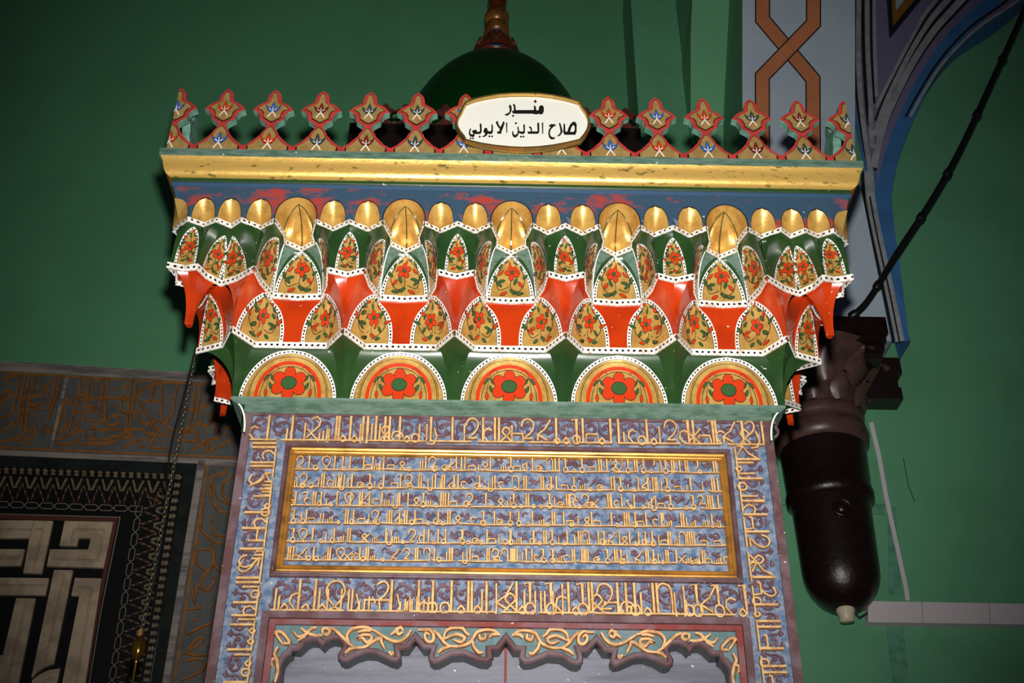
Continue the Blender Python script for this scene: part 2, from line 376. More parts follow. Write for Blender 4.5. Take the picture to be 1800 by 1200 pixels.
# ---- corbel column
YC = YR; CX = at(1452, 850, YC-.1).x
def zc(py): return at(1470, py, YC-.22).z
col = empty('corbel_column', (CX, YC, zc(1062)), 'dark brown round corbel column with leafy capital hanging on the right wall', 'column')
def lathe(m, prof, cx, cy, mm, n=32, a0=0, a1=2*pi):
    rows = [[(cx+r*cos(a0+(a1-a0)*k/n), cy+r*sin(a0+(a1-a0)*k/n), z) for k in range(n if a1-a0 > 6.2 else n+1)] for r, z in prof]
    m.grid(rows, mm, closed=a1-a0 > 6.2)
k = .00228  # metres per px at the column
r_ = lambda px: px*k
def colpart(name, prof, mm):
    mb = MB(); lathe(mb, prof, CX, YC-.12, mm); sub(col, mb.build(name))
zs = zc
prof = []
for i in range(9):
    a = i/8*pi/2; prof.append((r_(66)*sin(a)+.0005, zs(1062)+(zs(985)-zs(1062))*(1-cos(a))))
prof += [(r_(67), zs(950)), (r_(69), zs(880)), (r_(69), zs(872))]
colpart('pendant', prof, 'column_black')
colpart('drum', [(r_(69), zs(872)), (r_(77), zs(868)), (r_(78), zs(855)), (r_(75), zs(848)), (r_(77), zs(790)), (r_(77), zs(772))], 'column_black')
colpart('neck_ring', [(r_(76), zs(775)), (r_(84), zs(770)), (r_(87), zs(756)), (r_(84), zs(744)), (r_(78), zs(740)), (r_(82), zs(733)), (r_(84), zs(722)), (r_(76), zs(714))], 'column_brown')
colpart('capital_bell', [(r_(74), zs(716)), (r_(78), zs(690)), (r_(92), zs(660)), (r_(116), zs(636)), (r_(126), zs(622))], 'column_brown')
# acanthus leaves of the capital
for row, (zb, zt, rb, rt, n, ph) in enumerate(((716, 668, 78, 98, 10, 0), (690, 626, 86, 134, 10, pi/10))):
    for i in range(n):
        a = 2*pi*i/n+ph
        if sin(a) > .3: continue
        mb = MB(); rows = []
        for j in range(8):
            t = j/7; wd = (sin(pi*min(1, t*1.15+.12))**.7)*.26 if t < .87 else .1
            rr = r_(rb+(rt-rb)*t**1.6)+.012+(.018*sin(pi*t)); z = zs(zb)+(zs(zt)-zs(zb))*(t if t < .86 else .86-(t-.86)*1.1)
            if t > .86: rr += .012
            rows.append([(CX+(rr-.016*abs(s)**1.5)*cos(a+s*wd), YC-.12+(rr-.016*abs(s)**1.5)*sin(a+s*wd), z) for s in (-1, -.5, 0, .5, 1)])
        mb.grid(rows, 'column_brown'); sub(col, mb.build('acanthus_leaf'))
for (z0, z1, hw, dy) in ((630, 612, 104, .30), (614, 598, 110, .33), (598, 584, 116, .36), (584, 556, 122, .38)):
    mb = MB(); mb.box((CX-r_(hw)-.05, YC-dy, at(1500, z0, YC-dy).z), (at(1563-(122-hw), 590, YC-dy).x, YC, at(1500, z1, YC-dy).z), 'column_black' if z1 != 612 else 'dark_trim'); sub(col, mb.build('abacus_slab'))
for (z0, z1, x1) in ((700, 680, 1588), (680, 655, 1580), (655, 628, 1586)):
    mb = MB(); mb.box((CX+.1, YC-.10, at(1560, z0, YC-.1).z), (at(x1, z0, YC-.1).x, YC, at(1560, z1, YC-.1).z), 'dark_trim'); sub(col, mb.build('side_moulding'))
mb = MB(); p = at(1481, 891, YC-.28); mb.tube([(p.x+.034*cos(a), CX*0+YC-.12-sqrt(max(0, r_(70)**2-(p.x+.034*cos(a)-CX)**2)), p.z+.034*sin(a)) for a in [2*pi*i/20 for i in range(20)]], .007, 'column_black', 6, close=True)
sub(col, mb.build('boss_ring'))
yb_ = YC-.12-sqrt(r_(70)**2-(p.x-CX)**2); mb = MB(); mb.grid([[(p.x+.024*cos(b)*cos(a), yb_+.006-.014*sin(b), p.z+.024*cos(b)*sin(a)) for a in [2*pi*i/16 for i in range(16)]] for b in [j/5*pi/2 for j in range(6)]], 'column_black', closed=True); sub(col, mb.build('boss'))
m = MB(); q = at(1487, 1076, YC-.14); lathe(m, [(.0, q.z+.045), (.036, q.z+.045), (.036, q.z+.005), (.029, q.z-.02), (.027, q.z-.037), (0, q.z-.038)], q.x, q.y, 'cap_cream', 20)
tag(m.build('ceramic_cap'), 'small cream cylindrical cap under the tip of the corbel column', 'cap')
m = MB(); m.tube([(q.x+.03, q.y, q.z+.01), (q.x+.07, YR-.07, q.z+.004), tuple(rw(1530, 1075, .03))], .004, 'cable_black')
tag(m.build('short_wire'), 'short black wire from the cream cap to the white trunking', 'wire')
# ---- thick black cable rising to the right
pts = catmull([at(1494, 556, 1.72), at(1506, 549, 1.70), at(1530, 522, 1.69), at(1575, 448, 1.66), at(1640, 348, 1.62), at(1690, 258, 1.58), at(1745, 140, 1.54), at(1797, 25, 1.5), at(1860, -130, 1.45)], 6)
m = MB(); m.tube(pts, .0135, 'cable_black', 10); cb = tag(m.build('power_cable'), 'thick black cable slanting up from the corbel column to the upper right', 'cable')
for i in (4, 14, 22, 27, 33, 38):
    mb = MB(); p = Vector(pts[i]); t = (Vector(pts[i+1])-p).normalized(); mb.tube([p-t*.02, p-t*.012, p+t*.012, p+t*.02], [.0145, .019, .019, .0145], 'cable_black', 10); sub(cb, mb.build('cable_tie'))

RND = random.Random(11)
def relief(m, pts, wd, h, N, mm, close=False, taper=0):
    """raised stroke with chamfered edges lying on a surface; pts are 3D on the surface, N its outward normal"""
    h *= 1+.16*RND.random(); P = [Vector(p) for p in pts]; N = Vector(N).normalized(); n = len(P); rows = [[], [], [], []]
    for i in range(n):
        a = P[(i-1) % n] if close else P[max(i-1, 0)]; b = P[(i+1) % n] if close else P[min(i+1, n-1)]
        t = b-a
        if t.length < 1e-7: t = Vector((1, 0, 0))
        t.normalize(); s = N.cross(t).normalized(); k = 1.0
        if 0 < i < n-1 or close:
            d1 = (P[i]-a).normalized() if (P[i]-a).length > 1e-7 else t
            c = max(.55, abs(s.dot(N.cross(d1).normalized()))); k = 1/c
        ww = wd/2*k*(1-taper*abs(2*i/(n-1)-1)**2 if n > 1 else 1)
        rows[0].append(P[i]-s*ww); rows[1].append(P[i]-s*ww*.55+N*h); rows[2].append(P[i]+s*ww*.55+N*h); rows[3].append(P[i]+s*ww)
    for r in rows:
        if close: r.append(r[0])
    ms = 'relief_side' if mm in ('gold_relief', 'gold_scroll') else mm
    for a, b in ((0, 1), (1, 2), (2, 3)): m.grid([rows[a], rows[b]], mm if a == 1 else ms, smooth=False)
    if not close:
        for e in (0, -1): m.face([rows[0][e], rows[1][e], rows[2][e], rows[3][e]], mm)

# ================================================================== MARBLE FACING ON THE LEFT WALL
mw = empty('marble_wall_panel', wl(150, 1100), 'dark marble wall facing with gilt inscription frieze and cream interlace, left of the pulpit', 'wall panel')
def wpoly(m, poly, d, mm, mside=None, base=0.0):
    m.prism([wl(x, y, base+d) for x, y in poly], WN*d, mm, mside)
def lx(p, q, y): return p[0]+(q[0]-p[0])*(y-p[1])/(q[1]-p[1])
def ly(p, q, x): return p[1]+(q[1]-p[1])*(x-p[0])/(q[0]-p[0])
BO = 1290
mb = MB(); wpoly(mb, [(-60, 650), (470, 678), (470, BO), (-60, BO)], .02, 'marble_field'); sub(mw, mb.build('frieze_slab'))
def wribbon(name, pts, wpx, d, mm, base=.02):
    mb = MB(); ribbon_px(mb, pts, wpx, mm, lambda x, y, o: wl(x, y, base+o), d); sub(mw, mb.build(name))
wribbon('cornice_moulding', [(-60, 639), (470, 670)], 17, .05, 'marble_light', 0)
wribbon('cornice_moulding', [(-60, 634), (470, 665)], 6, .065, 'marble_light', 0)
wribbon('gilt_fillet', [(-60, 651), (0, 654), (430, 679)], 3.5, .01, 'gilt_letter')
wribbon('gilt_fillet', [(-60, 784), (0, 786), (430, 805)], 3.5, .01, 'gilt_letter')
wribbon('moulding_strip', [(-60, 795), (0, 797), (360, 812), (440, 815)], 13, .03, 'marble_light')
wribbon('moulding_strip', [(355, 808), (291, BO-90), (276, BO)], 12, .03, 'marble_light')
wribbon('gilt_fillet', [(366, 808), (306, BO-90), (290, BO)], 4.5, .012, 'gilt_letter')
wribbon('black_frame', [(-60, 807), (0, 810), (335, 824), (275, BO-90), (258, BO)], 20, .035, 'black_marble')
wribbon('slab_joint', [(118, 660), (90, 786)], 5, .004, 'marble_light')
# dark inner field with mosaic bands
mb = MB(); wpoly(mb, [(-60, 812), (328, 828), (262, BO-90), (250, BO), (-60, BO)], .026, 'mosaic_black'); sub(mw, mb.build('mosaic_bed'))
mbm = MB(); mbr = MB(); mbl = MB()
def wp(x, y, o=.0): return wl(x, y, .026+o)
# top run: direction along x ; right run: direction along the slanting vertical
def frame_uv(run, s, v):
    """run 'T': s px along from the left, v px inward (down); run 'R': s px down from the corner, v px inward (left)"""
    if run == 'T': return (s, 818+.033*s+v)
    return (323-.158*s-v, 826+s)
def piece(m, run, pts, mm, d=.006):
    m.prism([wp(*frame_uv(run, s, v), d) for s, v in pts][::1], WN*d, mm, back=False)
for run, s0, s1 in (('T', -30, 322), ('R', 0, 420)):
    s = s0 if run == 'T' else 12
    while s < s1:   # arrow heads
        piece(mbm, run, [(s, 1), (s+5, 6), (s+2.2, 7), (s+4, 13), (s-4, 13), (s-2.2, 7), (s-5, 6)], 'mosaic_tan'); s += 13.7
    s = s0 if run == 'T' else 30
    while s < (s1-44 if run == 'T' else s1-14):   # zigzag bars with stepped merlons between
        x = s if run == 'T' else s+12
        piece(mbm, run, [(x, 38), (x+4, 38), (x+14, 18), (x+10, 18)], 'mosaic_tan'); piece(mbm, run, [(x+19, 18), (x+23, 18), (x+28, 38), (x+24, 38)], 'mosaic_tan')
        for j in range(5):
            piece(mbr, run, [(x+12-j*2.2, 30+j*6), (x+12-j*2.2+2, 30+j*6), (x+12-j*2.2+2, 36+j*6), (x+12-j*2.2, 36+j*6)], 'mosaic_tan' if j % 2 else 'mosaic_red')
            piece(mbr, run, [(x+15+j*2.2, 30+j*6), (x+17+j*2.2, 30+j*6), (x+17+j*2.2, 36+j*6), (x+15+j*2.2, 36+j*6)], 'mosaic_red' if j % 2 else 'mosaic_tan')
        s += 27
    # chain of elongated hexagons
    for sg in (1, -1):
        P = []; s = s0 if run == 'T' else 62; j = 0
        while s < (s1-74 if run == 'T' else s1-10):
            P += [(s, 66+(5 if j % 2 else -5)*sg+2), (s+16, 66+(5 if j % 2 else -5)*sg+2)]; s += 26; j += 1
        ribbon_px(mbl, [frame_uv(run, a, b) for a, b in P], 1.5, 'mosaic_line', wp, .006)
    P = [(s0, 82), (s1-(92 if run == 'T' else 0), 82)]
    if run == 'T': P = [(s0, 83), (222, 83)]
    else: P = [(85, 83+28), (s1, 83+28)]
for mb_, nm in ((mbm, 'mosaic_pieces'), (mbr, 'stepped_mosaic'), (mbl, 'chain_mosaic')):
    sub(mw, mb_.build(nm, kind='stuff'))
wribbon('fine_border', [(-60, 901), (0, 903), (211, 909), (178, 1071), (142, BO)], 2, .01, 'mosaic_line', .026)
wribbon('brown_border', [(-60, 906), (0, 908), (203, 914), (172, 1068), (134, BO)], 7, .008, 'mosaic_red', .026)
S8 = 3.87
cream = [([(-260, 90), (232, 94), (198, 212), (0, 215), (-260, 213)], [(-260, 150), (215, 153)]),
 ([(236, 95), (360, 98), (283, 455), (158, 450), (200, 214)], [(240, 150), (290, 148), (222, 435)]),
 ([(-260, 288), (168, 290), (140, 402), (-260, 402)], [(-260, 335), (135, 335), (125, 350), (-260, 352)]),
 ([(440, 98), (770, 105), (705, 415), (318, 405), (340, 290), (600, 292), (618, 215), (535, 212), (522, 268), (405, 265)], [(480, 240), (500, 150), (705, 153), (665, 360), (345, 352)]),
 ([(-260, 480), (332, 487), (308, 602), (-260, 600)], [(-260, 528), (300, 532)]),
 ([(368, 430), (495, 433), (365, 1068), (300, 1090), (250, 1125), (213, 1165)], [(430, 460), (305, 1060)]),
 ([(510, 485), (690, 488), (545, 1420), (380, 1420), (540, 608), (485, 605)], [(525, 545), (622, 545), (480, 1400)]),
 ([(110, 622), (240, 625), (80, 1420), (-260, 1420), (-260, 1290), (0, 1010), (20, 1010)], [(175, 640), (45, 1190)]),
 ([(408, 1100), (365, 1300), (190, 1300), (220, 1180), (270, 1140), (330, 1112)], [(365, 1155), (300, 1180), (275, 1230)])]
for poly, ln in cream:
    mb = MB(); wpoly(mb, [(x/S8, 890+y/S8) for x, y in poly], .014, 'inlay_cream', base=.026)
    o = mb.build('cream_inlay'); sub(mw, o)
    mb = MB(); ribbon_px(mb, [(x/S8, 890+y/S8) for x, y in ln], .8, 'inlay_line', lambda x, y, of: wl(x, y, .0401+of), .0008)
    ribbon_px(mb, [(x/S8+2.6, 890+y/S8+2.6) for x, y in ln], .6, 'inlay_line', lambda x, y, of: wl(x, y, .0401+of), .0008)
    l2 = mb.build('incised_line'); l2.parent = o
# gilt calligraphy strokes, (tile x0,y0,scale, strokes)
FR = [
(0, 640, 7.5, ["265,150 225,400 175,600 100,690 0,700", "340,150 290,470 240,760 140,780", "400,150 330,480 290,800 250,870", "465,150 400,500 370,650 330,900 200,980 0,1030", "750,160 700,400 640,600", "815,160 760,400 690,600 650,740", "680,220 640,300 580,270 590,350 480,420 290,465",
 "600,540 510,520 420,545 500,580 590,620", "500,580 400,620 370,660", "0,450 60,420 80,370 130,350 170,390 130,430 70,470 0,520", "-150,170 -200,600 -300,700", "-90,200 -120,640 0,860", "0,880 110,840 200,760",
 "340,770 350,880 420,890 430,830", "470,800 480,900 420,960 200,1030", "580,790 600,880 660,890 690,800", "940,430 1000,440 1080,480 1150,460 1300,450 1560,450 1640,420 1690,450 1640,480 1600,450", "1070,350 1050,400 1090,430 1130,390 1090,360",
 "1070,170 1040,400 960,700 910,890", "1190,180 1150,480 1100,600", "1370,200 1340,470 1310,640 1390,720 1200,830", "1440,200 1400,500 1390,740 1450,810 1600,770", "1000,640 1150,640 1260,600 1220,550 1150,580 1110,610", "1440,740 1480,690 1540,680 1600,700",
 "900,430 860,500 830,560 780,800 740,940", "730,1010 780,1060 900,1060 1040,1010 1050,900 1130,880", "740,1000 900,940 1030,860 1040,750 1110,720 1180,750 1260,760", "1180,860 1500,864 1800,862", "1130,900 1150,980 1240,1000 1250,910",
 "1250,1000 1330,1000 1420,1000 1490,960 1560,960 1640,980 1740,940 1680,920", "1040,1060 1150,1060 1400,1050 1540,1010", "1600,470 1600,600 1700,640 1800,620", "1750,190 1720,400 1690,600 1660,940", "880,740 870,840 770,920", "860,510 930,520 940,480", "1600,330 1660,300 1690,260",
 "1220,240 1370,190", "20,205 240,140"],
 "100,250 170,250 50,570 120,570 570,190 505,310 615,360 615,415 455,690 565,690 1115,220 1115,280 1265,290 1260,340 1515,340 870,620 880,680 965,840 1050,1040 1110,1050 320,1050 400,1050 540,430 1510,550"),
(200, 640, 7.5, ["250,180 220,420 200,600 160,940", "315,200 290,400 260,560 200,840", "550,200 530,330 500,470", "300,390 420,320 550,270 830,230 840,300 810,450 790,600 720,780", "290,400 400,600 540,800 650,930 760,940", "640,270 635,500 630,760 700,780 710,700", "400,500 520,490 570,500 540,530",
 "100,480 100,600 200,650 370,610", "340,640 330,720 420,790 600,750", "0,860 200,862 420,860", "400,870 430,920 510,930 520,880 480,820", "1080,280 1060,450 1050,600 990,830", "1150,280 1130,450 1110,600 1070,760", "940,520 960,590 1100,590 1230,540 1240,430", "1130,780 1200,820 1260,780 1310,620",
 "870,960 1000,840 1120,790 1150,740", "680,850 850,880 1000,870", "1360,680 1340,800 1310,920", "850,950 1000,900 1100,900 1090,1020 940,1010 850,1000", "1420,860 1380,970 1220,1010 1190,1120", "1450,860 1530,840 1650,850", "1480,900 1540,980 1500,1030 1220,1170", "1000,1160 1100,1090 1200,1010 1250,1100 1200,1160",
 "100,1120 200,1060 350,1000 450,1000", "500,960 560,930 500,1060 540,1110 700,1110", "0,990 120,930 180,900 240,950 180,990", "600,960 620,1040", "690,980 700,1030", "1400,1100 1450,1070"],
 "370,410 740,440 715,530 550,620 1165,640 1215,650 1220,900 1300,1050 560,380 330,1090 370,1090 740,830 400,1090 870,1090"),
(0, 600, 3.3333, ["1230,720 1300,730 1320,770 1250,790 1240,830 1280,920 1360,960", "1380,780 1310,830 1310,900 1370,970 1400,1000", "1190,960 1185,1000"], "1195,905 1195,940"),
(0, 840, 3.3333, ["1230,30 1240,130 1300,200", "1190,220 1180,300 1250,370 1330,390", "1240,220 1250,330 1330,340", "1250,150 1290,200 1350,200", "1150,430 1240,420 1250,500 1180,600 1150,690", "1160,430 1150,500 1230,560", "1240,370 1250,470 1290,560", "1180,600 1175,640 1220,660 1260,600 1250,580", "1130,620 1140,720 1170,760 1100,770",
 "1230,780 1250,730", "1090,920 1170,880 1250,850", "1130,840 1160,830", "1060,1040 1190,960 1160,940 1100,1030 1220,1040", "1070,1080 1170,1060 1200,1110 1150,1150 1060,1190", "1220,980 1230,1040"], "1220,910 1140,1100 1165,380 1200,640")]
mb = MB()
for x0, y0, sc, strokes, dots in FR:
    for st in strokes:
        P = [tuple(map(float, q.split(','))) for q in st.split()]
        P = [wl(x0+x/sc, y0+y/sc, .02) for x, y in P]; P = catmull(P, 3) if len(P) > 2 else P
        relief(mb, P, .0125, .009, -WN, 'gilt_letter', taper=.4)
    for q in dots.split():
        x, y = map(float, q.split(',')); c_ = wl(x0+x/sc, y0+y/sc, .02)
        a, b = Vector((cos(PHI), sin(PHI), 0))*.006, Vector((0, 0, .008)); mb.prism([c_+a-WN*.007, c_+b-WN*.007, c_-a-WN*.007, c_-b-WN*.007], WN*.007, 'gilt_letter')
sub(mw, mb.build('gilt_calligraphy', kind='stuff'))

# ================================================================== KIOSK WITH DOME BEHIND THE PORTAL
KY = .95; KD = .95; kl = at(615, 215, KY); kr_ = at(1127, 240, KY); KX = (kl.x+kr_.x)/2; KW = (kr_.x-kl.x)/2; KT = (kl.z+kr_.z)/2+.02
kio = empty('domed_canopy', (KX, KY+.45, 2.9), 'dark canopy with green dome, ringed finial and small cresting behind the pulpit portal', 'canopy')
def kpart(name, mb): o = mb.build(name); sub(kio, o); return o
KC = KY+KD/2
mb = MB(); mb.box((KX-KW, KY, KT-.12), (KX+KW, KY+KD, KT), 'kiosk_dark'); kpart('top_slab', mb)
mb = MB(); mb.box((KX-KW+.05, KY+.05, KT-.2), (KX+KW-.05, KY+KD-.05, KT-.12), 'kiosk_dark'); kpart('cornice', mb)
mb = MB(); mb.box((KX-KW+.1, KY+.1, KT-.42), (KX+KW-.1, KY+KD-.1, KT-.2), 'kiosk_red'); kpart('beam', mb)
for sx in (-1, 1):
    for yy in (KY+.1, KY+KD-.2):
        mb = MB(); x = KX+sx*(KW-.15); mb.box((x-.05, yy, 0), (x+.05, yy+.1, KT-.42), 'kiosk_dark'); kpart('post', mb)
def finial_outline():
    R = [(22, 90), (36, 108), (41, 132), (44, 146), (62, 152), (90, 166), (118, 192), (90, 202), (74, 222), (70, 244), (36, 262), (22, 276), (28, 296), (45, 315), (52, 330), (75, 350), (104, 374), (140, 392), (140, 432)]
    R = [(0, 76)]+R; return [(x, 430-y) for x, y in R]
FO = finial_outline()
def shape_outline(half):
    R = [(x, y) for x, y in half]; return R+[(-x, y) for x, y in R[::-1]]
for i in range(14):
    x = KX-KW+.05+(2*KW-.1)*i/13; mb = MB()
    P = [(x+a*.00035, KY+.02, KT+b*.00035) for a, b in shape_outline(FO)]
    mb.prism(P[::-1], (0, .015, 0), 'kiosk_red', 'kiosk_dark'); mb.tube([(x, KY+.018, KT+.06+.00), (x, KY+.017, KT+.085)], .004, 'finial_gold', 5); kpart('crest_finial', mb)
# dome: seen circle edge -> ogee profile
top = at(872, 99, KC); Rd = (at(1002, 170, KC).x-at(742, 170, KC).x)/2
mb = MB(); prof = []; RD = .435; ZB = KT+.02; H = top.z-.085-ZB
for i in range(17):
    a = i/16*pi/2; prof.append((max(.001, RD*cos(a)**.92), ZB+H*sin(a)))
DX = top.x
lathe(mb, prof, DX, KC, 'dome_green', 40); kpart('dome', mb)
mb = MB(); lathe(mb, [(RD-.01, KT), (RD+.01, KT), (RD+.01, ZB+.03), (RD-.02, ZB+.04)], DX, KC, 'kiosk_dark', 40); kpart('drum', mb)
def zk(py): return at(872, py, KC).z
kk = at(910, 60, KC).x-at(872, 60, KC).x; kk /= 38
def kl_(name, prof, mm): 
    mb = MB(); lathe(mb, [(max(.0005, r*kk), zk(y)) for r, y in prof], DX, KC, mm, 24); kpart(name, mb)
kl_('finial_base', [(41, 106), (41, 99), (38, 90), (32, 80), (24, 71), (17, 66)], 'finial_red')
kl_('finial_neck', [(16, 68), (15, 62), (14, 50), (14, 44)], 'finial_blue')
kl_('finial_ring', [(14, 62), (21, 60), (22, 52), (19, 46), (14, 42)], 'finial_gold')
kl_('finial_ring', [(14, 42), (21, 38), (22, 30), (17, 22), (11, 18)], 'finial_gold')
kl_('finial_knob', [(9, 20), (14, 14), (17, 6), (17, -2), (12, -12), (6, -18)], 'finial_copper')
kl_('finial_tip', [(6, -16), (9, -26), (5, -40), (2, -60), (0, -80)], 'finial_gold')
for i in range(8):   # gilt strapwork around the base of the finial
    a0 = 2*pi*i/8; P = []
    for j in range(9):
        t = j/8; a = a0+t*2*pi/8; y = 99-24*(1-abs(2*t-1)); r = (41-(99-y)*.5)*kk+.004
        P.append((DX+r*cos(a), KC+r*sin(a), zk(y)))
    mb = MB(); mb.tube(P, .004, 'finial_gold', 5); kpart('gilt_strap', mb)

# ================================================================== HANGING CHAIN WITH BRASS DROP
YH = .42
c0 = at(346, 614, YH); c1 = at(249, 1110, YH-.02)
ch = empty('lamp_chain', c0, 'thin hanging metal chain left of the pulpit in front of the inscription frieze', 'chain')
n = 64
for i in range(n):
    p = c0.lerp(c1, i/(n-1)); q = c0.lerp(c1, (i+1)/(n-1)); t = (q-p).normalized(); s = (Vector((1, 0, 0)) if i % 2 else Vector((.35, .94, 0))); s = (s-t*s.dot(t)).normalized()
    L_ = (q-p).length*.72
    if i < 2:
        P = [p+(t*cos(a)*L_+s*sin(a)*.0042) for a in [2*pi*j/10 for j in range(10)]]
        mb = MB(); mb.tube([v-p for v in P], .0013, 'steel', 4, close=True); o = mb.build('chain_link'); lk = o if i == 0 else lk2 if False else o
        if i == 0: la = o
        else: lb = o
    else:
        src = la if i % 2 == 0 else lb; o = src.copy(); C.objects.link(o)
    o.parent = ch; o.location = p-c0
m = MB(); p0 = at(338, 640, YH+.02); m.tube(catmull([at(344, 612, YH), at(322, 700, YH), at(298, 800, YH), at(283, 960, YH), at(262, 1060, YH)], 4), .0022, 'cable_black', 6)
tag(m.build('thin_black_wire'), 'thin black wire hanging beside the metal chain', 'wire')
mb = MB(); dz = c1.z
lathe(mb, [(.0005, dz-.005), (.004, dz-.01), (.012, dz-.018), (.0165, dz-.03), (.017, dz-.042), (.013, dz-.058), (.006, dz-.068), (.003, dz-.075), (.003, dz-.2)], c1.x, c1.y, 'brass', 20)
o = mb.build('brass_drop'); tag(o, 'small shiny brass drop at the lower end of the chain', 'pendant')
mb = MB(); p = c1; mb.box((p.x-.006, p.y-.004, p.z-.012), (p.x+.002, p.y+.004, p.z+.006), 'ochre'); sub(ch, mb.build('yellow_clip'))

# ================================================================== THE PULPIT PORTAL
pul = empty('pulpit_portal', (0, 0, 0), 'carved and painted pulpit portal with honeycomb cornice and blue-gold inscription panel', 'pulpit')
S = .2511; XA = 2.5*S; YF = -.04; YB = .175; SB = YB-YF       # cell width, corner x, base planes
Z0, Z1, Z2, Z3, Z4 = 2.955, 3.078, 3.213, 3.335, 3.437
h_ = S/2
def V3(p, z): return (p[0], p[1], z)
class Loft:
    """surface between a lower and an upper plan outline, bending outwards as a cove"""
    def __init__(s, Lo, Up, z0, z1, T):
        s.L = Lo; s.U = Up; s.z0 = z0; s.z1 = z1; s.T = T; s.n = len(Lo)-1
    def raw(s, p, t):
        p = min(max(p, 0), .99999)*s.n; i = int(p); f = p-i
        l = (s.L[i][0]*(1-f)+s.L[i+1][0]*f, s.L[i][1]*(1-f)+s.L[i+1][1]*f); u = (s.U[i][0]*(1-f)+s.U[i+1][0]*f, s.U[i][1]*(1-f)+s.U[i+1][1]*f)
        g = 1-cos(t*pi/2); h = sin(t*pi/2)
        return Vector((l[0]+(u[0]-l[0])*g, l[1]+(u[1]-l[1])*g, s.z0+(s.z1-s.z0)*h))
    def P(s, p, t, off=0.0):
        a = s.raw(p, t)
        if off:
            e = .02; d1 = s.raw(min(p+e, 1), t)-s.raw(max(p-e, 0), t); d2 = s.raw(p, min(t+e, 1))-s.raw(p, max(t-e, 0))
            nn = d1.cross(d2)
            if nn.length > 1e-9:
                nn.normalize()
                if s.ref.dot(nn) < 0: nn = -nn
                a = a+nn*off
        return Vector(s.T(a))
    ref = Vector((0, -1, -.35))
    def mesh(s, m, mm, rows=9, cols=3):
        for i in range(s.n):
            g = []
            for j in range(rows+1):
                t = j/rows; g.append([s.P((i+c/cols*.9999)/s.n, t) for c in range(cols+1)])
            m.grid(g, mm)
# plan outlines of one front cell, half, local u and depth d (negative = forward), relative to the base plane
A1 = [(0, -.030), (.083, -.032), (h_, -.097)]
B0, B1, B2, B3, B4 = (0, -.030), (.058, -.036), (.078, -.092), (.084, -.142), (h_, -.125)
C0, C1, C2, C3, C4, C5 = (0, -.055), (.036, -.084), (.034, -.115), (.048, -.165), (.083, -.135), (h_, -.165)
def mir(P): return [(-x, y) for x, y in P[::-1]]
def band(m, pts, z, T, hgt=.0155, off=.0035, zc_=-.003, uvp=.0136):
    """white dotted edge band following an outline"""
    P = [Vector((p[0], p[1], 0)) for p in pts]; n = len(P); out = []; s = 0; us = [0]
    for i in range(n):
        a = P[max(i-1, 0)]; b = P[min(i+1, n-1)]; t1 = (P[i]-a); t2 = (b-P[i]); 
        t1 = t1.normalized() if t1.length > 1e-8 else t2.normalized(); t2 = t2.normalized() if t2.length > 1e-8 else t1
        n1 = Vector((t1.y, -t1.x, 0)); n2 = Vector((t2.y, -t2.x, 0)); nn = (n1+n2); nn = nn.normalized() if nn.length > 1e-6 else n1
        out.append(P[i]+nn*off/max(.5, nn.dot(n1)))
        if i: s += (P[i]-P[i-1]).length; us.append(s/uvp)
    zl, zh = z+zc_-hgt/2, z+zc_+hgt/2
    r0 = [T(Vector((p.x, p.y, z-.0))) for p in P]
    def row(Q, zz): return [T(Vector((p.x, p.y, zz))) for p in Q]
    m.grid([row(out, zl), row(out, zh)], 'dotted_white', uvs=[[(u, 0) for u in us], [(u, 1) for u in us]], smooth=False)
    m.grid([row(P, zl), row(out, zl)], 'dotted_white', uvs=[[(u+.5, 0) for u in us], [(u+.5, .5) for u in us]], smooth=False)
    m.grid([row(P, zh), row(out, zh)], 'paint_white', smooth=False)
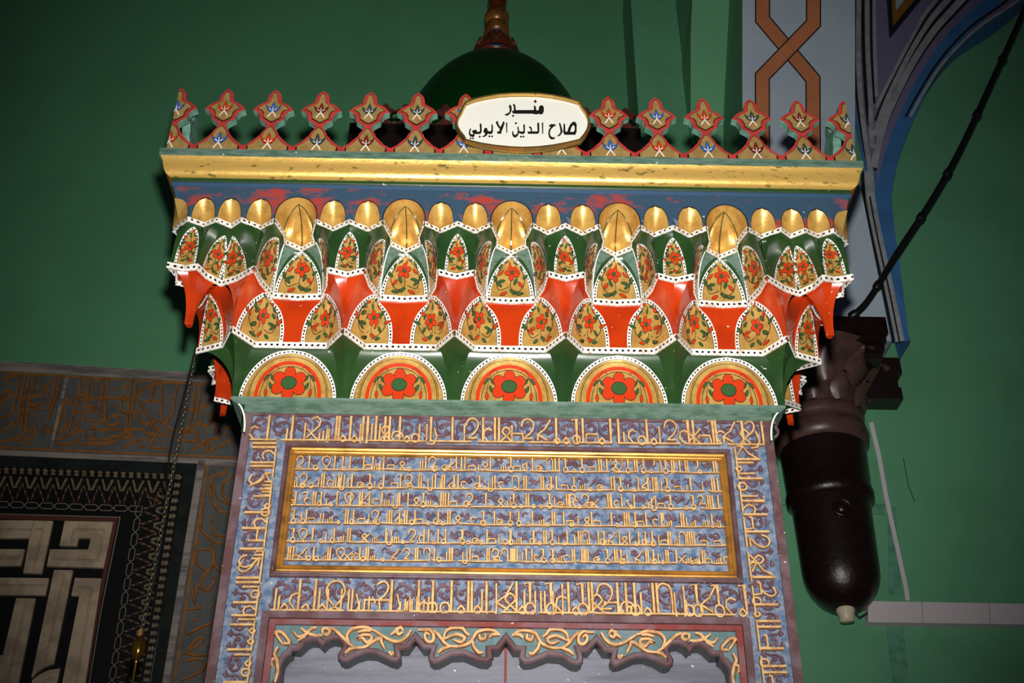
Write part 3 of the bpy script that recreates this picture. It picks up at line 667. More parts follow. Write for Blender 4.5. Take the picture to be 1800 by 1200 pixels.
# ---------- painted leaves
class Leaf:
    def __init__(s, loft, p0, p1, pm, T, t0=.03, pw=2.0, ex=.8):
        s.l = loft; s.p0 = p0; s.p1 = p1; s.pm = pm; s.T = T; s.t0 = t0; s.pw = pw; s.ex = ex
        a = loft.raw(p0, .3); b = loft.raw(p1, .3); s.w = (b-a).length/2; s.hh = (loft.raw((p0+p1)/2, t0)-loft.raw(pm, T*.5)).length+(loft.raw(pm, T*.5)-loft.raw(pm, T)).length
        s.flip = 1
    def half(s, b): return max(0, 1-b**s.pw)**s.ex
    def at(s, X, b, off):
        t = s.t0+(s.T-s.t0)*min(max(b, 0), 1); pc = (s.p0+s.p1)/2*(1-b)+s.pm*b if b > 0 else (s.p0+s.p1)/2
        e = (s.p1-s.p0)/2
        hb = s.half(min(max(b, 0), 1)); 
        # keep the two feet fixed while the apex leans to pm
        return s.l.P(pc+X*e, t, off)
    def outline(s, ins, n=14):
        """ins in metres"""
        ix, iy = ins/s.w, ins/s.hh; L_, R_ = [], []
        for i in range(n+1):
            kk_ = 1-1.9*iy; b = kk_*i/n; bb = i/n
            hw = max(0, s.half(bb)*(1-ix)); L_.append((-hw, b)); R_.append((hw, b))
        return L_, R_
    def fill(s, m, mm, ins, off):
        L_, R_ = s.outline(ins); g = []
        for a, b in zip(L_, R_): g.append([s.at(a[0]+(b[0]-a[0])*k/8, a[1], off) for k in range(9)])
        m.grid(g, mm)
    def ring(s, m, i0, i1, off, mm, dots=True):
        La, Ra = s.outline(i0); Lb, Rb = s.outline(i1); O = La+Ra[::-1]; I = Lb+Rb[::-1]
        A = [s.at(x, b, off) for x, b in O]; B = [s.at(x, b, off) for x, b in I]; us = [0]
        for i in range(1, len(A)): us.append(us[-1]+(A[i]-A[i-1]).length/.0098)
        m.grid([A, B], mm, uvs=[[(u, 0) for u in us], [(u, 1) for u in us]], smooth=False)
    def blob(s, m, X, b, rx, ry, ang, mm, off, n=8, tip=False):
        # rx, ry in metres
        P = []
        for i in range(n):
            a = 2*pi*i/n; x, y = rx*cos(a), ry*sin(a)
            if tip: y *= (1-abs(cos(a))**2*.25)
            xx = x*cos(ang)-y*sin(ang); yy = x*sin(ang)+y*cos(ang); P.append(s.at(X+xx/s.w, b+yy/s.hh, off))
        m.face(P, mm)
    def line(s, m, pts, wd, mm, off):
        P = catmull([(x, y, 0) for x, y in pts], 5); A, B = [], []
        for i, p in enumerate(P):
            a = P[max(i-1, 0)]; b = P[min(i+1, len(P)-1)]; dx, dy = (b.x-a.x)*s.w, (b.y-a.y)*s.hh; l = math.hypot(dx, dy) or 1; nx, ny = -dy/l*wd/2, dx/l*wd/2
            A.append(s.at(p.x+nx/s.w, p.y+ny/s.hh, off)); B.append(s.at(p.x-nx/s.w, p.y-ny/s.hh, off))
        m.grid([A, B], mm, smooth=False)
    def flower(s, m, X, b, r, pet=5, rot=.3):
        for i in range(pet):
            a = rot+2*pi*i/pet; s.blob(m, X+r*.62*cos(a)/s.w, b+r*.62*sin(a)/s.hh, r*.50, r*.40, a, 'black_line', .0024, 10)
            s.blob(m, X+r*.62*cos(a)/s.w, b+r*.62*sin(a)/s.hh, r*.43, r*.33, a, 'paint_red', .0029, 10)
        s.blob(m, X, b, r*.34, r*.34, 0, 'black_line', .0033); s.blob(m, X, b, r*.28, r*.28, 0, 'paint_green', .0038)
    def sprig(s, m, X, b, ang, r, red):
        s.blob(m, X, b, r*1.12, r*.52, ang, 'black_line', .0020, 8, True); s.blob(m, X, b, r*.92, r*.38, ang, 'paint_red' if red else 'paint_green', .0025, 8, True)
    def paint(s, m, var=0):
        q = 1 if var % 2 == 0 else -1; r = min(s.w*.50, .0185); lw = .0016
        fx = .08*q; fy = .44+.04*((var*7) % 3-1)
        for pts in ([(fx, fy-.1), (.0, .2), (.35*q, .12), (.66*q, .28), (.62*q, .5)], [(-.1*q, .2), (-.5*q, .14), (-.66*q, .3), (-.62*q, .55)], [(fx, fy+.1), (-.1*q, .72), (.15*q, .82), (.25*q, .72)], [(-.62*q, .5), (-.35*q, .68), (-.2*q, .72)], [(.3*q, .12), (.1*q, .06)]):
            s.line(m, pts, lw, 'black_line', .0018)
        lr = min(s.w*.23, .0082)
        for i, (x, y, a) in enumerate(((.64, .56, 1.4), (.74, .38, .6), (.46, .24, 2.2), (.4, .08, .1), (.1, .12, 2.6), (-.3, .08, .5), (-.52, .24, 2.4), (-.76, .34, 1.9), (-.5, .46, 1.0), (-.62, .6, 1.3), (-.32, .72, .4), (-.05, .66, 1.8), (.12, .86, 1.2), (.34, .68, -.7), (.42, .5, 2.0), (-.42, .3, .2), (.24, .3, 1.1))):
            hw = s.half(min(.99, y))
            if abs(x) > hw*.86: x = hw*.7*(1 if x > 0 else -1)
            s.sprig(m, x*q, y, a if q > 0 else pi-a, lr, (i*5+var) % 3 == 0)
        s.flower(m, fx, fy, r, 5, .3+var)
    def build(s, parent, var=0, border=.0076, name='leaf_panel'):
        m = MB(); s.ring(m, 0, border, .0012, 'dotted_leaf'); s.fill(m, 'black_line', border-.0004, .0009); s.fill(m, 'gold_leaf', border+.0011, .0013); s.paint(m, var)
        o = m.build(name, parent); return o

def T_front(x0): return lambda v: (v.x+x0, YF+v.y, v.z)
def T_side(sx, ymid, kk): return lambda v: (sx*(-XA+v.y), ymid-v.x*kk*sx, v.z)
def cell_mesh(T, front, var):
    """one whole cell: lower green niche with lunette, red niche with two leaves, upper green niche with three leaves"""
    # tier 1
    m = MB(); fo_ = .112
    Lw = [(-h_, 0), (-fo_, 0), (0, 0), (fo_, 0), (h_, 0)]; Up = mir(A1[1:])+A1
    Up = [(-h_, -.097), (-.083, -.032), (0, -.030), (.083, -.032), (h_, -.097)]
    l1 = Loft(Lw, Up, Z0, Z1, T); l1.mesh(m, 'green_enamel'); n1 = m.build('green_niche', pul)
    l1c = Loft([(-fo_, 0), (0, 0), (fo_, 0)], [(-.083, -.032), (0, -.030), (.083, -.032)], Z0, Z1, T)
    lf = Leaf(l1c, .01, .99, .5, .79, 0.0, 1.8, .55)
    m = MB(); lf.ring(m, 0, .0075, .0012, 'dotted_leaf'); lf.fill(m, 'black_line', .0071, .0008); lf.fill(m, 'gold_leaf', .0085, .0012)
    def arc(s_, wd, mm, off):
        P = []
        for i in range(25):
            a = pi*i/24; P.append((s_*cos(a), (s_*.97)*sin(a)**.9))
        A, B = [], []
        for i, (x, y) in enumerate(P):
            k1 = 1+wd/2/lf.w/s_; k2 = 1-wd/2/lf.w/s_; A.append(lf.at(x*k1, y*k1, off)); B.append(lf.at(x*k2, y*k2, off))
        m.grid([A, B], mm, smooth=False)
    arc(.80, .0016, 'black_line', .0018); arc(.83, .001, 'black_line', .0018); arc(.655, .0085, 'paint_red', .002); arc(.575, .0014, 'black_line', .0022)
    R = .043
    for i in range(6):
        a = i*pi/3+.5*(0)+pi/6*0; 
        if i in (4, 5): rr = .8
        lf.blob(m, .0+R*.62*cos(a+.5)/lf.w, .25+R*.50*sin(a+.5)/lf.hh, R*.36, R*.32, a+.5, 'black_line', .0026, 12)
        lf.blob(m, .0+R*.62*cos(a+.5)/lf.w, .25+R*.50*sin(a+.5)/lf.hh, R*.33, R*.29, a+.5, 'paint_red', .0031, 12)
    lf.blob(m, 0, .25, R*.42, R*.33, 0, 'black_line', .0035, 14); lf.blob(m, 0, .25, R*.39, R*.30, 0, 'paint_green', .0039, 14)
    for q in (-1, 1):
        lf.line(m, [(.24*q, .5), (.34*q, .56), (.43*q, .42), (.46*q, .2), (.47*q, .05)], .0013, 'black_line', .0022)
        for x, y, a, rd in ((.36, .34, .9, 0), (.50, .34, 2.2, 0), (.38, .2, 1.1, 0), (.46, .08, 1.5, 1)): lf.sprig(m, x*q, y, a if q > 0 else pi-a, .008, rd)
    m.build('lunette', n1)
    # tier 2 (between the shafts)
    m = MB(); fx = .1215; fy = -.088
    Lw = [(-fx, fy), (-.083, -.032), (-.05, -.031), (0, -.030), (.05, -.031), (.083, -.032), (fx, fy)]
    Up = [(-B3[0], B3[1]), (-B2[0], B2[1]), (-B1[0], B1[1]), B0, B1, B2, B3]
    l2 = Loft(Lw, Up, Z1, Z2, T); l2.mesh(m, 'red_enamel'); n2 = m.build('red_niche', pul)
    lr_ = Loft(Lw[3:], Up[3:], Z1, Z2, T)
    ll_ = Loft(Lw[:4], Up[:4], Z1, Z2, T)
    Leaf(lr_, .14, .985, .50, .80).build(n2, var); Leaf(ll_, .015, .86, .50, .80).build(n2, var+1)
    m = MB(); band(m, [(-h_, -.097), (-.083, -.032), (.083, -.032), (h_, -.097)], Z1, T); m.build('dotted_band', pul)
    # tier 3: deep unit under the big gilded tongue
    m = MB(); dn = lambda P: [(-x, y) for x, y in P[::-1]]
    fr = Loft([(-B1[0], B1[1]), B0, B1], [(-.003, C0[1]-.001), C0, (.003, C0[1]-.001)], Z2, Z3, T); fr.mesh(m, 'green_enamel')
    st = Loft([B1, (.0595, -.040)], [C0, C1], Z2, Z3, T); st2 = Loft([(-.0595, -.040), (-B1[0], B1[1])], [(-C1[0], C1[1]), C0], Z2, Z3, T)
    st.mesh(m, 'green_dull'); st2.mesh(m, 'green_dull')  # paler bluish green paints in the different light on these facets
    sd = Loft([(.0595, -.040), B2, (.081, -.117), B3], [C1, C2, (.040, -.142), C3], Z2, Z3, T); sd2 = Loft(mir(sd.L), mir(sd.U), Z2, Z3, T)
    for q in (sd, sd2): q.mesh(m, 'green_enamel')
    w1 = Loft([B3, B3], [C3, C4], Z2, Z3, T); w2 = Loft(mir(w1.L), mir(w1.U), Z2, Z3, T); w1.mesh(m, 'green_enamel'); w2.mesh(m, 'green_enamel')
    sd.ref = Vector((-1, -.6, -.3)); sd2.ref = Vector((1, -.6, -.3))
    n3 = m.build('upper_green_niche', pul)
    Leaf(fr, .02, .98, .5, .88, .02, 2.2, .62).build(n3, var+2)
    Leaf(sd, .03, .90, .30, .80, .03, 2.4, .7).build(n3, var+3, .0055); Leaf(sd2, .10, .97, .70, .80, .03, 2.4, .7).build(n3, var+4, .0055)
    m = MB()   # white ridge lines of the crossing strips
    for L_ in (st, st2):
        for p in ((.999 if L_ is st else 0),):
            A = [L_.P(p, t/8, .0018) for t in range(9)]; B = [v+Vector((.0026, 0, .0008)) for v in A]; 
            for t in range(8): m.face([A[t], B[t], B[t+1], A[t+1]], 'paint_white')
        m.build('white_ridge', n3); m = MB()
    band(m, [(-B3[0], B3[1]), (-B2[0], B2[1]), (-B1[0], B1[1]), B0, B1, B2, B3], Z2, T, .0165); m.build('dotted_band', pul); m = MB()
    band(m, [(-C3[0], C3[1]), (-C2[0], C2[1]), (-C1[0], C1[1]), C0, C1, C2, C3], Z3, T, .0125, .003, -.002)
    m.build('dotted_band', pul)
def shaft_mesh(T, var):
    """between two cells: red shaft, small upper leaf, and the two small tongues' band; centred on the boundary"""
    m = MB(); a = h_-.1215
    Loft([(-a, -.088), (0, -.097), (a, -.088)], [(-(h_-B3[0]), B3[1]), (0, B4[1]), (h_-B3[0], B3[1])], Z1, Z2, T).mesh(m, 'red_enamel'); m.build('red_shaft', pul)
    m = MB(); e = h_-C4[0]
    lo = Loft([(-(h_-B3[0]), B3[1]), (0, B4[1]), (h_-B3[0], B3[1])], [(-e, C4[1]), (0, C5[1]), (e, C4[1])], Z2, Z3, T); lo.mesh(m, 'green_enamel'); o = m.build('upper_green_bracket', pul)
    Leaf(lo, .17, .83, .5, .68, .04, 1.9, .75).build(o, var, .0055)
    m = MB(); band(m, [(-(h_-B3[0]), B3[1]), (0, B4[1]), (h_-B3[0], B3[1])], Z2, T, .0155); m.build('dotted_band', pul); m = MB()
    band(m, [(-(h_-C3[0]), C3[1]), (-e, C4[1]), (0, C5[1]), (e, C4[1]), (h_-C3[0], C3[1])], Z3, T, .0125, .003, -.002); m.build('dotted_band', pul)
# ---------- gilded tongues and painted frieze
DP, DT = -.165, -.174   # frieze plane at its foot and head
ZT = 3.392
def fplane(z): return DP+(DT-DP)*(z-Z3)/(Z4-Z3)
def zig(u, pk):
    for (a, b), (c, d) in zip(pk, pk[1:]):
        if a <= u <= c: return b+(d-b)*(u-a)/(c-a) if c > a else b
    return DP
def tongue_cell(T, ua, ub, uc, hw, zt, pk, mb_f, big=False):
    """rectangle ua..ub of the frieze with an arched hollow; returns nothing, adds frieze to mb_f and builds the tongue"""
    n = 16; arch = []
    for i in range(n+1):
        a = pi*i/n; arch.append((uc-hw*cos(a)*(1 if not big else 1+.0*sin(a)), Z3+(zt-Z3)*max(0, sin(a))**(.72 if not big else .8)))
    bd = []
    for i in range(n+1):
        f = i/n
        if f < .25: bd.append((ua, Z3+(Z4-Z3)*f*4))
        elif f <= .75: bd.append((ua+(ub-ua)*(f-.25)*2, Z4))
        else: bd.append((ub, Z3+(Z4-Z3)*(1-f)*4))
    def Y(u, z):
        k = max(0, 1-(z-Z3)/.012); return fplane(z)+(zig(u, pk)-fplane(z))*k
    mb_f.grid([[T(Vector((u, Y(u, z), z))) for u, z in arch], [T(Vector((u, fplane(z) if z > Z3+.001 else Y(u, z), z))) for u, z in bd]], 'frieze_blue', smooth=False)
    line = [T(Vector((u, Y(u, z)-.0008, z))) for u, z in arch]; l2 = [T(Vector((uc+(u-uc)*1.05, Y(u, z)-.0008, Z3+(z-Z3)*1.035))) for u, z in arch]
    mb_f.grid([line, l2], 'black_line', smooth=False)
    m = MB()
    if not big:
        g = []
        for j in range(11):
            t = j/10; z = Z3+(zt-Z3)*t; ww = hw*sqrt(max(0, 1-t**2.8)); row = []
            for k in range(11):
                s = -1+k/5; u = uc+s*ww; e = (1-s*s); 
                d = (zig(uc, pk)-DP)*.9*(1-abs(s)**1.7)*(1-t)**1.1+e*.006*sin(pi*min(1, t))**.8
                row.append(T(Vector((u, fplane(z)+d, z))))
            g.append(row)
        m.grid(g, 'gold_leaf')
    else:
        apex = (0, DP-.006)
        # outer crescents
        for q in (-1, 1):
            rib = Loft([(q*C2[0], C2[1]), (q*C2[0], C2[1])], [(0, -.150), (0, -.150)], Z3, zt-.006, T); A, B, M_ = [], [], []
            for j in range(13):
                t = j/12; a = rib.raw(0, t); A.append(a); i = n/2*(t)
                u, z = arch[min(n//2, int(round(n/2*t)))]; a_ = (1-t)*0
                th = pi/2*t; u = uc-hw*cos(th); z = Z3+(zt-Z3)*sin(th)**.8
                if t == 0: u = -hw
                B.append(Vector((-q*u if q > 0 else u, Y(u, z), z)))
                mid = (A[-1]+B[-1])/2; M_.append(mid+Vector((0, .006*sin(pi*t), 0)))
            m.grid([[T(v) for v in A], [T(v) for v in M_], [T(v) for v in B]], 'gold_leaf')
        for lo, up in (([(C2[0], C2[1]), (C1[0], C1[1])], None), ([C1, C0], None)):
            for q in (-1, 1):
                LL = [(q*x, y) for x, y in lo]
                f_ = Loft(LL, [(q*.0015, -.150), (0, -.150)], Z3, zt-.006, T)
                # a little outward bulge gives the bright gilded facets
                g = []
                for j in range(11):
                    t = j/10; row = []
                    for k in range(5):
                        v = f_.raw(k/4*.999, t); v.y -= .012*sin(pi*t)*sin(pi*(k/4)) ; row.append(T(v))
                    g.append(row)
                m.grid(g, 'gold_leaf')
        for q in (0, 1, -1):
            bx = C0 if q == 0 else (q*C2[0], C2[1])
            f_ = Loft([bx, bx], [(0, -.150)]*2, Z3, zt-.006, T); A = [f_.raw(0, t/10) for t in range(11)]
            m.grid([[T(v+Vector((-.0013, -.003, 0))) for v in A], [T(v+Vector((.0013, -.003, 0))) for v in A]], 'dk' if 0 else 'green_enamel', smooth=False)
    m.build('gilded_tongue', pul)
def frieze_cell(T, x0, x1, left_small=True, right_small=True):
    mf = MB(); pkb = [(-.0485, DP), (.0485, DP)]
    tongue_cell(T, -.052, .052, 0, .0485, 3.399, [(-.0485, DP), (-C2[0], C2[1]), (C2[0], C2[1]), (.0485, DP)], mf, True)
    for q in (-1, 1):
        pk = sorted([(q*.048, DP), (q*.083, C4[1]), (q*h_, DP)])
        ua, ub = (.052, h_) if q > 0 else (-h_, -.052)
        tongue_cell(T, ua, ub, q*.0855, .0285, ZT, pk, mf)
    mf.build('painted_frieze', pul)

for k in range(5):
    T = T_front((k-2)*S); cell_mesh(T, True, k*3); frieze_cell(T, 0, 0)
for k in range(4): shaft_mesh(T_front((k-1.5)*S), k+1)
KS = SB/S; YM = (YF+YB)/2
for sx in (-1, 1):
    T = (lambda sx: (lambda v: (sx*(-XA+v.y), YM-v.x*KS, v.z)))(-1) if sx < 0 else (lambda v: (XA-v.y, YM+v.x*KS, v.z))
    cell_mesh(T, False, 5); frieze_cell(T, 0, 0)
# ---------- corners (a,b): a = x+XA to the left negative, b = depth relative to the base plane
CB3 = (.042, -.142); m1_ = (-.005, -.102); sm = (-.045, -.081); d1 = (-.074, -.112); d2 = (-.087, -.145); d3 = (-.117, -.138); d4 = (-.149, -.149)
Fp, Kp, Sp, Pp = (0, -.097), (-.03, -.03), (-.097, 0), (-.097, -.097)
sw = lambda P: [(y, x) for x, y in P[::-1]]
def swp(p): return (p[1], p[0])
pk1, va2, pk2, va3, pk3, dg3 = (0, -.165), (-.027, -.140), (-.058, -.163), (-.09, -.143), (-.123, -.164), (-.144, -.144)
def corner(T, refx, var):
    def L_(lo, up, za, zb): l = Loft(lo, up, za, zb, T); l.ref = Vector((-.6, -1, -.35)); return l
    m = MB(); L_([(0, 0)]*3, [Fp, Kp, Sp], Z0, Z1).mesh(m, 'green_enamel', cols=5); m.build('corner_green_niche', pul)
    V = (-.077, -.077)
    m = MB()
    for sgn in (0, 1):
        f = (lambda P: P) if sgn == 0 else sw
        L_(f([(.004, -.088), Fp, Fp, Fp]), f([CB3, CB3, m1_, sm]), Z1, Z2).mesh(m, 'red_enamel')
        L_(f([(-.088, -.096), (-.089, -.101), (-.093, -.1035), (-.099, -.103), (-.105, -.105)]), f([sm, d1, d2, d3, d4]), Z1+.008, Z2).mesh(m, 'red_enamel', cols=2)
        L_(f([(-.088, -.096), (-.091, -.091)]), f([sm, V]), Z1+.008, Z2-.012).mesh(m, 'red_enamel')
    ft = [(-.088, -.096), (-.089, -.101), (-.093, -.1035), (-.099, -.103), (-.105, -.105)]; ft = ft+sw(ft)[1:]
    m.prism([T(Vector((x*.97-.003, y*.97-.003, Z1+.004))) for x, y in ft+[(-.091, -.091)]], (0, 0, .006), 'red_enamel')
    wk = L_([Fp, Kp], [sm, V], Z1, Z2-.008); wk.mesh(m, 'red_enamel')
    ws = L_([Kp, Sp], [V, swp(sm)], Z1, Z2-.008); ws.mesh(m, 'red_enamel'); o = m.build('corner_red_bracket', pul)
    ws.ref = Vector((1, -1, -.3)); wk.ref = Vector((-1, .5, -.3))
    Leaf(ws, .03, .93, .62, .92, .03, 2.4, .55).build(o, var)
    m = MB(); lv = []
    for sgn in (0, 1):
        f = (lambda P: P) if sgn == 0 else sw
        a_ = L_(f([CB3, CB3]), f([C4x, pk1]), Z2, Z3); a_.mesh(m, 'green_enamel')
        b_ = L_(f([CB3, m1_, sm]), f([pk1, (-.014, -.152), va2]), Z2, Z3); b_.mesh(m, 'green_enamel')
        c_ = L_(f([sm, d1, d2]), f([va2, (-.042, -.151), pk2]), Z2, Z3); c_.mesh(m, 'green_enamel')
        d_ = L_(f([d2, (-.1, -.141), d3, (-.133, -.144), d4]), f([pk2, va3, (-.107, -.152), pk3, dg3]), Z2, Z3); d_.mesh(m, 'green_enamel')
        lv.append((a_, b_, c_, d_, sgn))
    o = m.build('corner_upper_niche', pul)
    for a_, b_, c_, d_, sgn in lv:
        if sgn:
            for l in (b_, c_, d_): l.ref = Vector((-1, -.3, -.35))
            Leaf(b_, .05, .78, .2, .70, .03, 2.2, .7).build(o, var+2, .0055); Leaf(c_, .22, .95, .8, .70, .03, 2.2, .7).build(o, var+3, .0055); Leaf(d_, .12, .88, .5, .74, .04).build(o, var+1, .0055)
        else:
            for l in (b_, c_, d_): l.ref = Vector((-.2, -1, -.35))
            Leaf(b_, .22, .95, .8, .70, .03, 2.2, .7).build(o, var+2, .0055); Leaf(c_, .05, .78, .2, .70, .03, 2.2, .7).build(o, var+3, .0055); Leaf(d_, .12, .88, .5, .74, .04).build(o, var+1, .0055)
    m = MB()
    # outlines run from the side round to the front so that the outward side stays the same
    def rb(pts, z, h, of, zo=-.003): band(m, pts, z, T, h, of, zo)
    rb([Sp, Kp, Fp], Z1, .0155, .0035); m.build('dotted_band', pul); m = MB()
    fr2 = [d4, d3, d2, d1, sm, m1_, CB3]; rb([swp(p) for p in fr2[::-1]][:-1]+fr2, Z2, .0165, .0035); m.build('dotted_band', pul); m = MB()
    fr3 = [dg3, pk3, va3, pk2, va2, pk1, C4x, (.0776, -.165)]; rb([swp(p) for p in fr3[::-1]][:-1]+fr3, Z3, .0125, .003, -.002)
    m.build('dotted_band', pul)
    mf = MB()
    for sgn in (0, 1):
        TT = T if sgn == 0 else (lambda v: T(Vector((v.y, v.x, v.z))))
        tongue_cell(TT, -.058, 0, -.029, .0265, ZT, [(-.058, DP), (-.027, -.140), (0, DP)], mf)
        tongue_cell(TT, -.123, -.058, -.0895, .0265, ZT, [(-.123, DP), (-.09, -.143), (-.058, DP)], mf)
        gq = []
        for j in range(9):
            f0 = j/8; z = Z3+(Z4-Z3)*f0; gq.append([TT(Vector((-.123+((-.144+(DT+.144)*f0)+.123)*i/5, DP+(DT-DP)*f0+((-.144+(DT+.144)*f0)-(DP+(DT-DP)*f0))*i/5, z))) for i in range(6)])
        mf.grid(gq, 'frieze_blue', smooth=False)
        m = MB(); g = []
        for j in range(9):
            t = j/8; z = Z3+(ZT+.004-Z3)*t; ww = sqrt(max(0, 1-t**2.4)); f0 = (z-Z3)/(Z4-Z3)
            e = Vector((-.144+(DT+.144)*f0, -.144+(DT+.144)*f0, 0)); p_ = Vector((-.123, fplane(z), 0)); g.append([TT(Vector((e.x+(p_.x-e.x)*s/5*ww-.0028, e.y+(p_.y-e.y)*s/5*ww-.0028, z))) for s in range(6)])
        m.grid(g, 'gold_leaf'); m.build('gilded_tongue', pul)
    mf.build('painted_frieze', pul)
C4x = (.0426, -.135)
for sx in (-1, 1):
    for rear in (0, 1):
        T = (lambda sx, rear: (lambda v: (sx*(-XA+v.x)*1.0 if sx > 0 else (-XA+v.x), (YF+v.y) if not rear else (YB-v.y), v.z)))(sx, rear)
        if sx > 0: T = (lambda rear: (lambda v: (XA-v.x, (YF+v.y) if not rear else (YB-v.y), v.z)))(rear)
        corner(T, sx, 3+rear+sx)
# ---------- mouldings that run round the cornice
def ringm(name, prof, mm, smooth=True, mats=None):
    """prof: list of (out, z), out measured outward from the base rectangle"""
    rows = []
    def path(o): return [(-XA-o, YB+o), (-XA-o, YF-o), (XA+o, YF-o), (XA+o, YB+o)]
    m = MB()
    for side in range(4):
        g = []
        for o, z in prof:
            P = path(o); a, b = P[side], P[(side+1) % 4]; nseg = 12 if side == 1 else 4
            g.append([(a[0]+(b[0]-a[0])*i/nseg, a[1]+(b[1]-a[1])*i/nseg, z) for i in range(nseg+1)])
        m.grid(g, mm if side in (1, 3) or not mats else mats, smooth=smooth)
    return m.build(name, pul)
ringm('green_rail', [(-.032, 2.933), (-.028, 2.935), (.001, 2.950), (.002, 2.956), (-.004, 2.958)], 'green_dull', False)
ringm('blue_fillet', [(-DT, Z4-.012), (-DT+.003, Z4-.004), (-DT+.001, Z4+.001)], 'frieze_plain', False)
ringm('green_fillet', [(-DT, Z4), (-DT+.003, Z4+.003), (-DT+.004, Z4+.010)], 'green_enamel', False)
pf = [(.178, 3.447), (.1825, 3.4475), (.189, 3.452), (.1935, 3.460), (.196, 3.470), (.1975, 3.479), (.2005, 3.486), (.2045, 3.4925)]
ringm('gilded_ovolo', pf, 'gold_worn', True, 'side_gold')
ringm('crown_fillet', [(.2045, 3.4925), (.207, 3.493), (.208, 3.512), (.18, 3.5125), (-.1, 3.5125)], 'green_dull', False)
m = MB(); m.box((-XA-.17, YF-.17, 3.44), (XA+.17, YB+.17, 3.511), 'dark_edge'); m.box((-.6, .0, 2.93), (.6, .13, 3.44), 'dark_edge'); m.build('cornice_core', pul)
for sx in (-1, 1):   # curved green brackets under the side rails
    g = []; 
    for j in range(9):
        a = j/8*pi/2; o = .028-.045*(1-cos(a))*0; x = XA-.030*sin(a)**1.6*1.0; z = 2.952-.072*(1-cos(a))**.85
        x = XA-.036*sin(a); z = 2.95-.078*(1-cos(a))
        g.append([(sx*x, YF+.012, z), (sx*x, YB, z)])
    m = MB(); m.grid(g, 'green_enamel'); e = [r[0] for r in g]
    m.face(e+[(sx*.598, YF+.012, 2.872), (sx*.598, YF+.012, 2.95)], 'green_enamel')
    ed = [(p[0]+sx*.001, p[1]-.0015, p[2]) for p in e]; m.grid([ed, [(p[0]-sx*.0028, p[1]-.0015, p[2]+.0006) for p in e]], 'paint_white', smooth=False)
    m.build('side_bracket', pul)

# ---------- cresting
CY = -.236; CZ = 3.5125; CS = .1172; kx = CS/2/140; kz = .00172/3.333*1.13
import bmesh
def clipx(P, lo, hi):
    def cl(P, f, X):
        out = []
        for i in range(len(P)):
            a, b = P[i-1], P[i]; fa, fb = f(a[0]), f(b[0])
            if fa != fb:
                t = (X-a[0])/(b[0]-a[0]); out.append((X, a[1]+(b[1]-a[1])*t))
            if fb: out.append(b)
        return out
    P = cl(P, lambda x: x >= lo, lo); return cl(P, lambda x: x <= hi, hi)
up_gold = [(0, 90), (12, 98), (20, 128), (24, 148), (40, 158), (66, 168), (92, 187), (66, 196), (52, 216), (50, 238), (22, 254), (0, 264)]
lo_gold = [(0, 284), (16, 296), (34, 316), (40, 334), (62, 358), (92, 382), (120, 397), (118, 424), (0, 424)]
pet = {'c': [(0, 150), (10, 168), (12, 184), (0, 204)], 's': [(6, 206), (14, 190), (30, 178), (44, 172), (40, 196), (22, 212)]}
def sym(h): return [(x, 430-y) for x, y in h]+[(-x, 430-y) for x, y in h[::-1] if abs(x) > 1e-6]
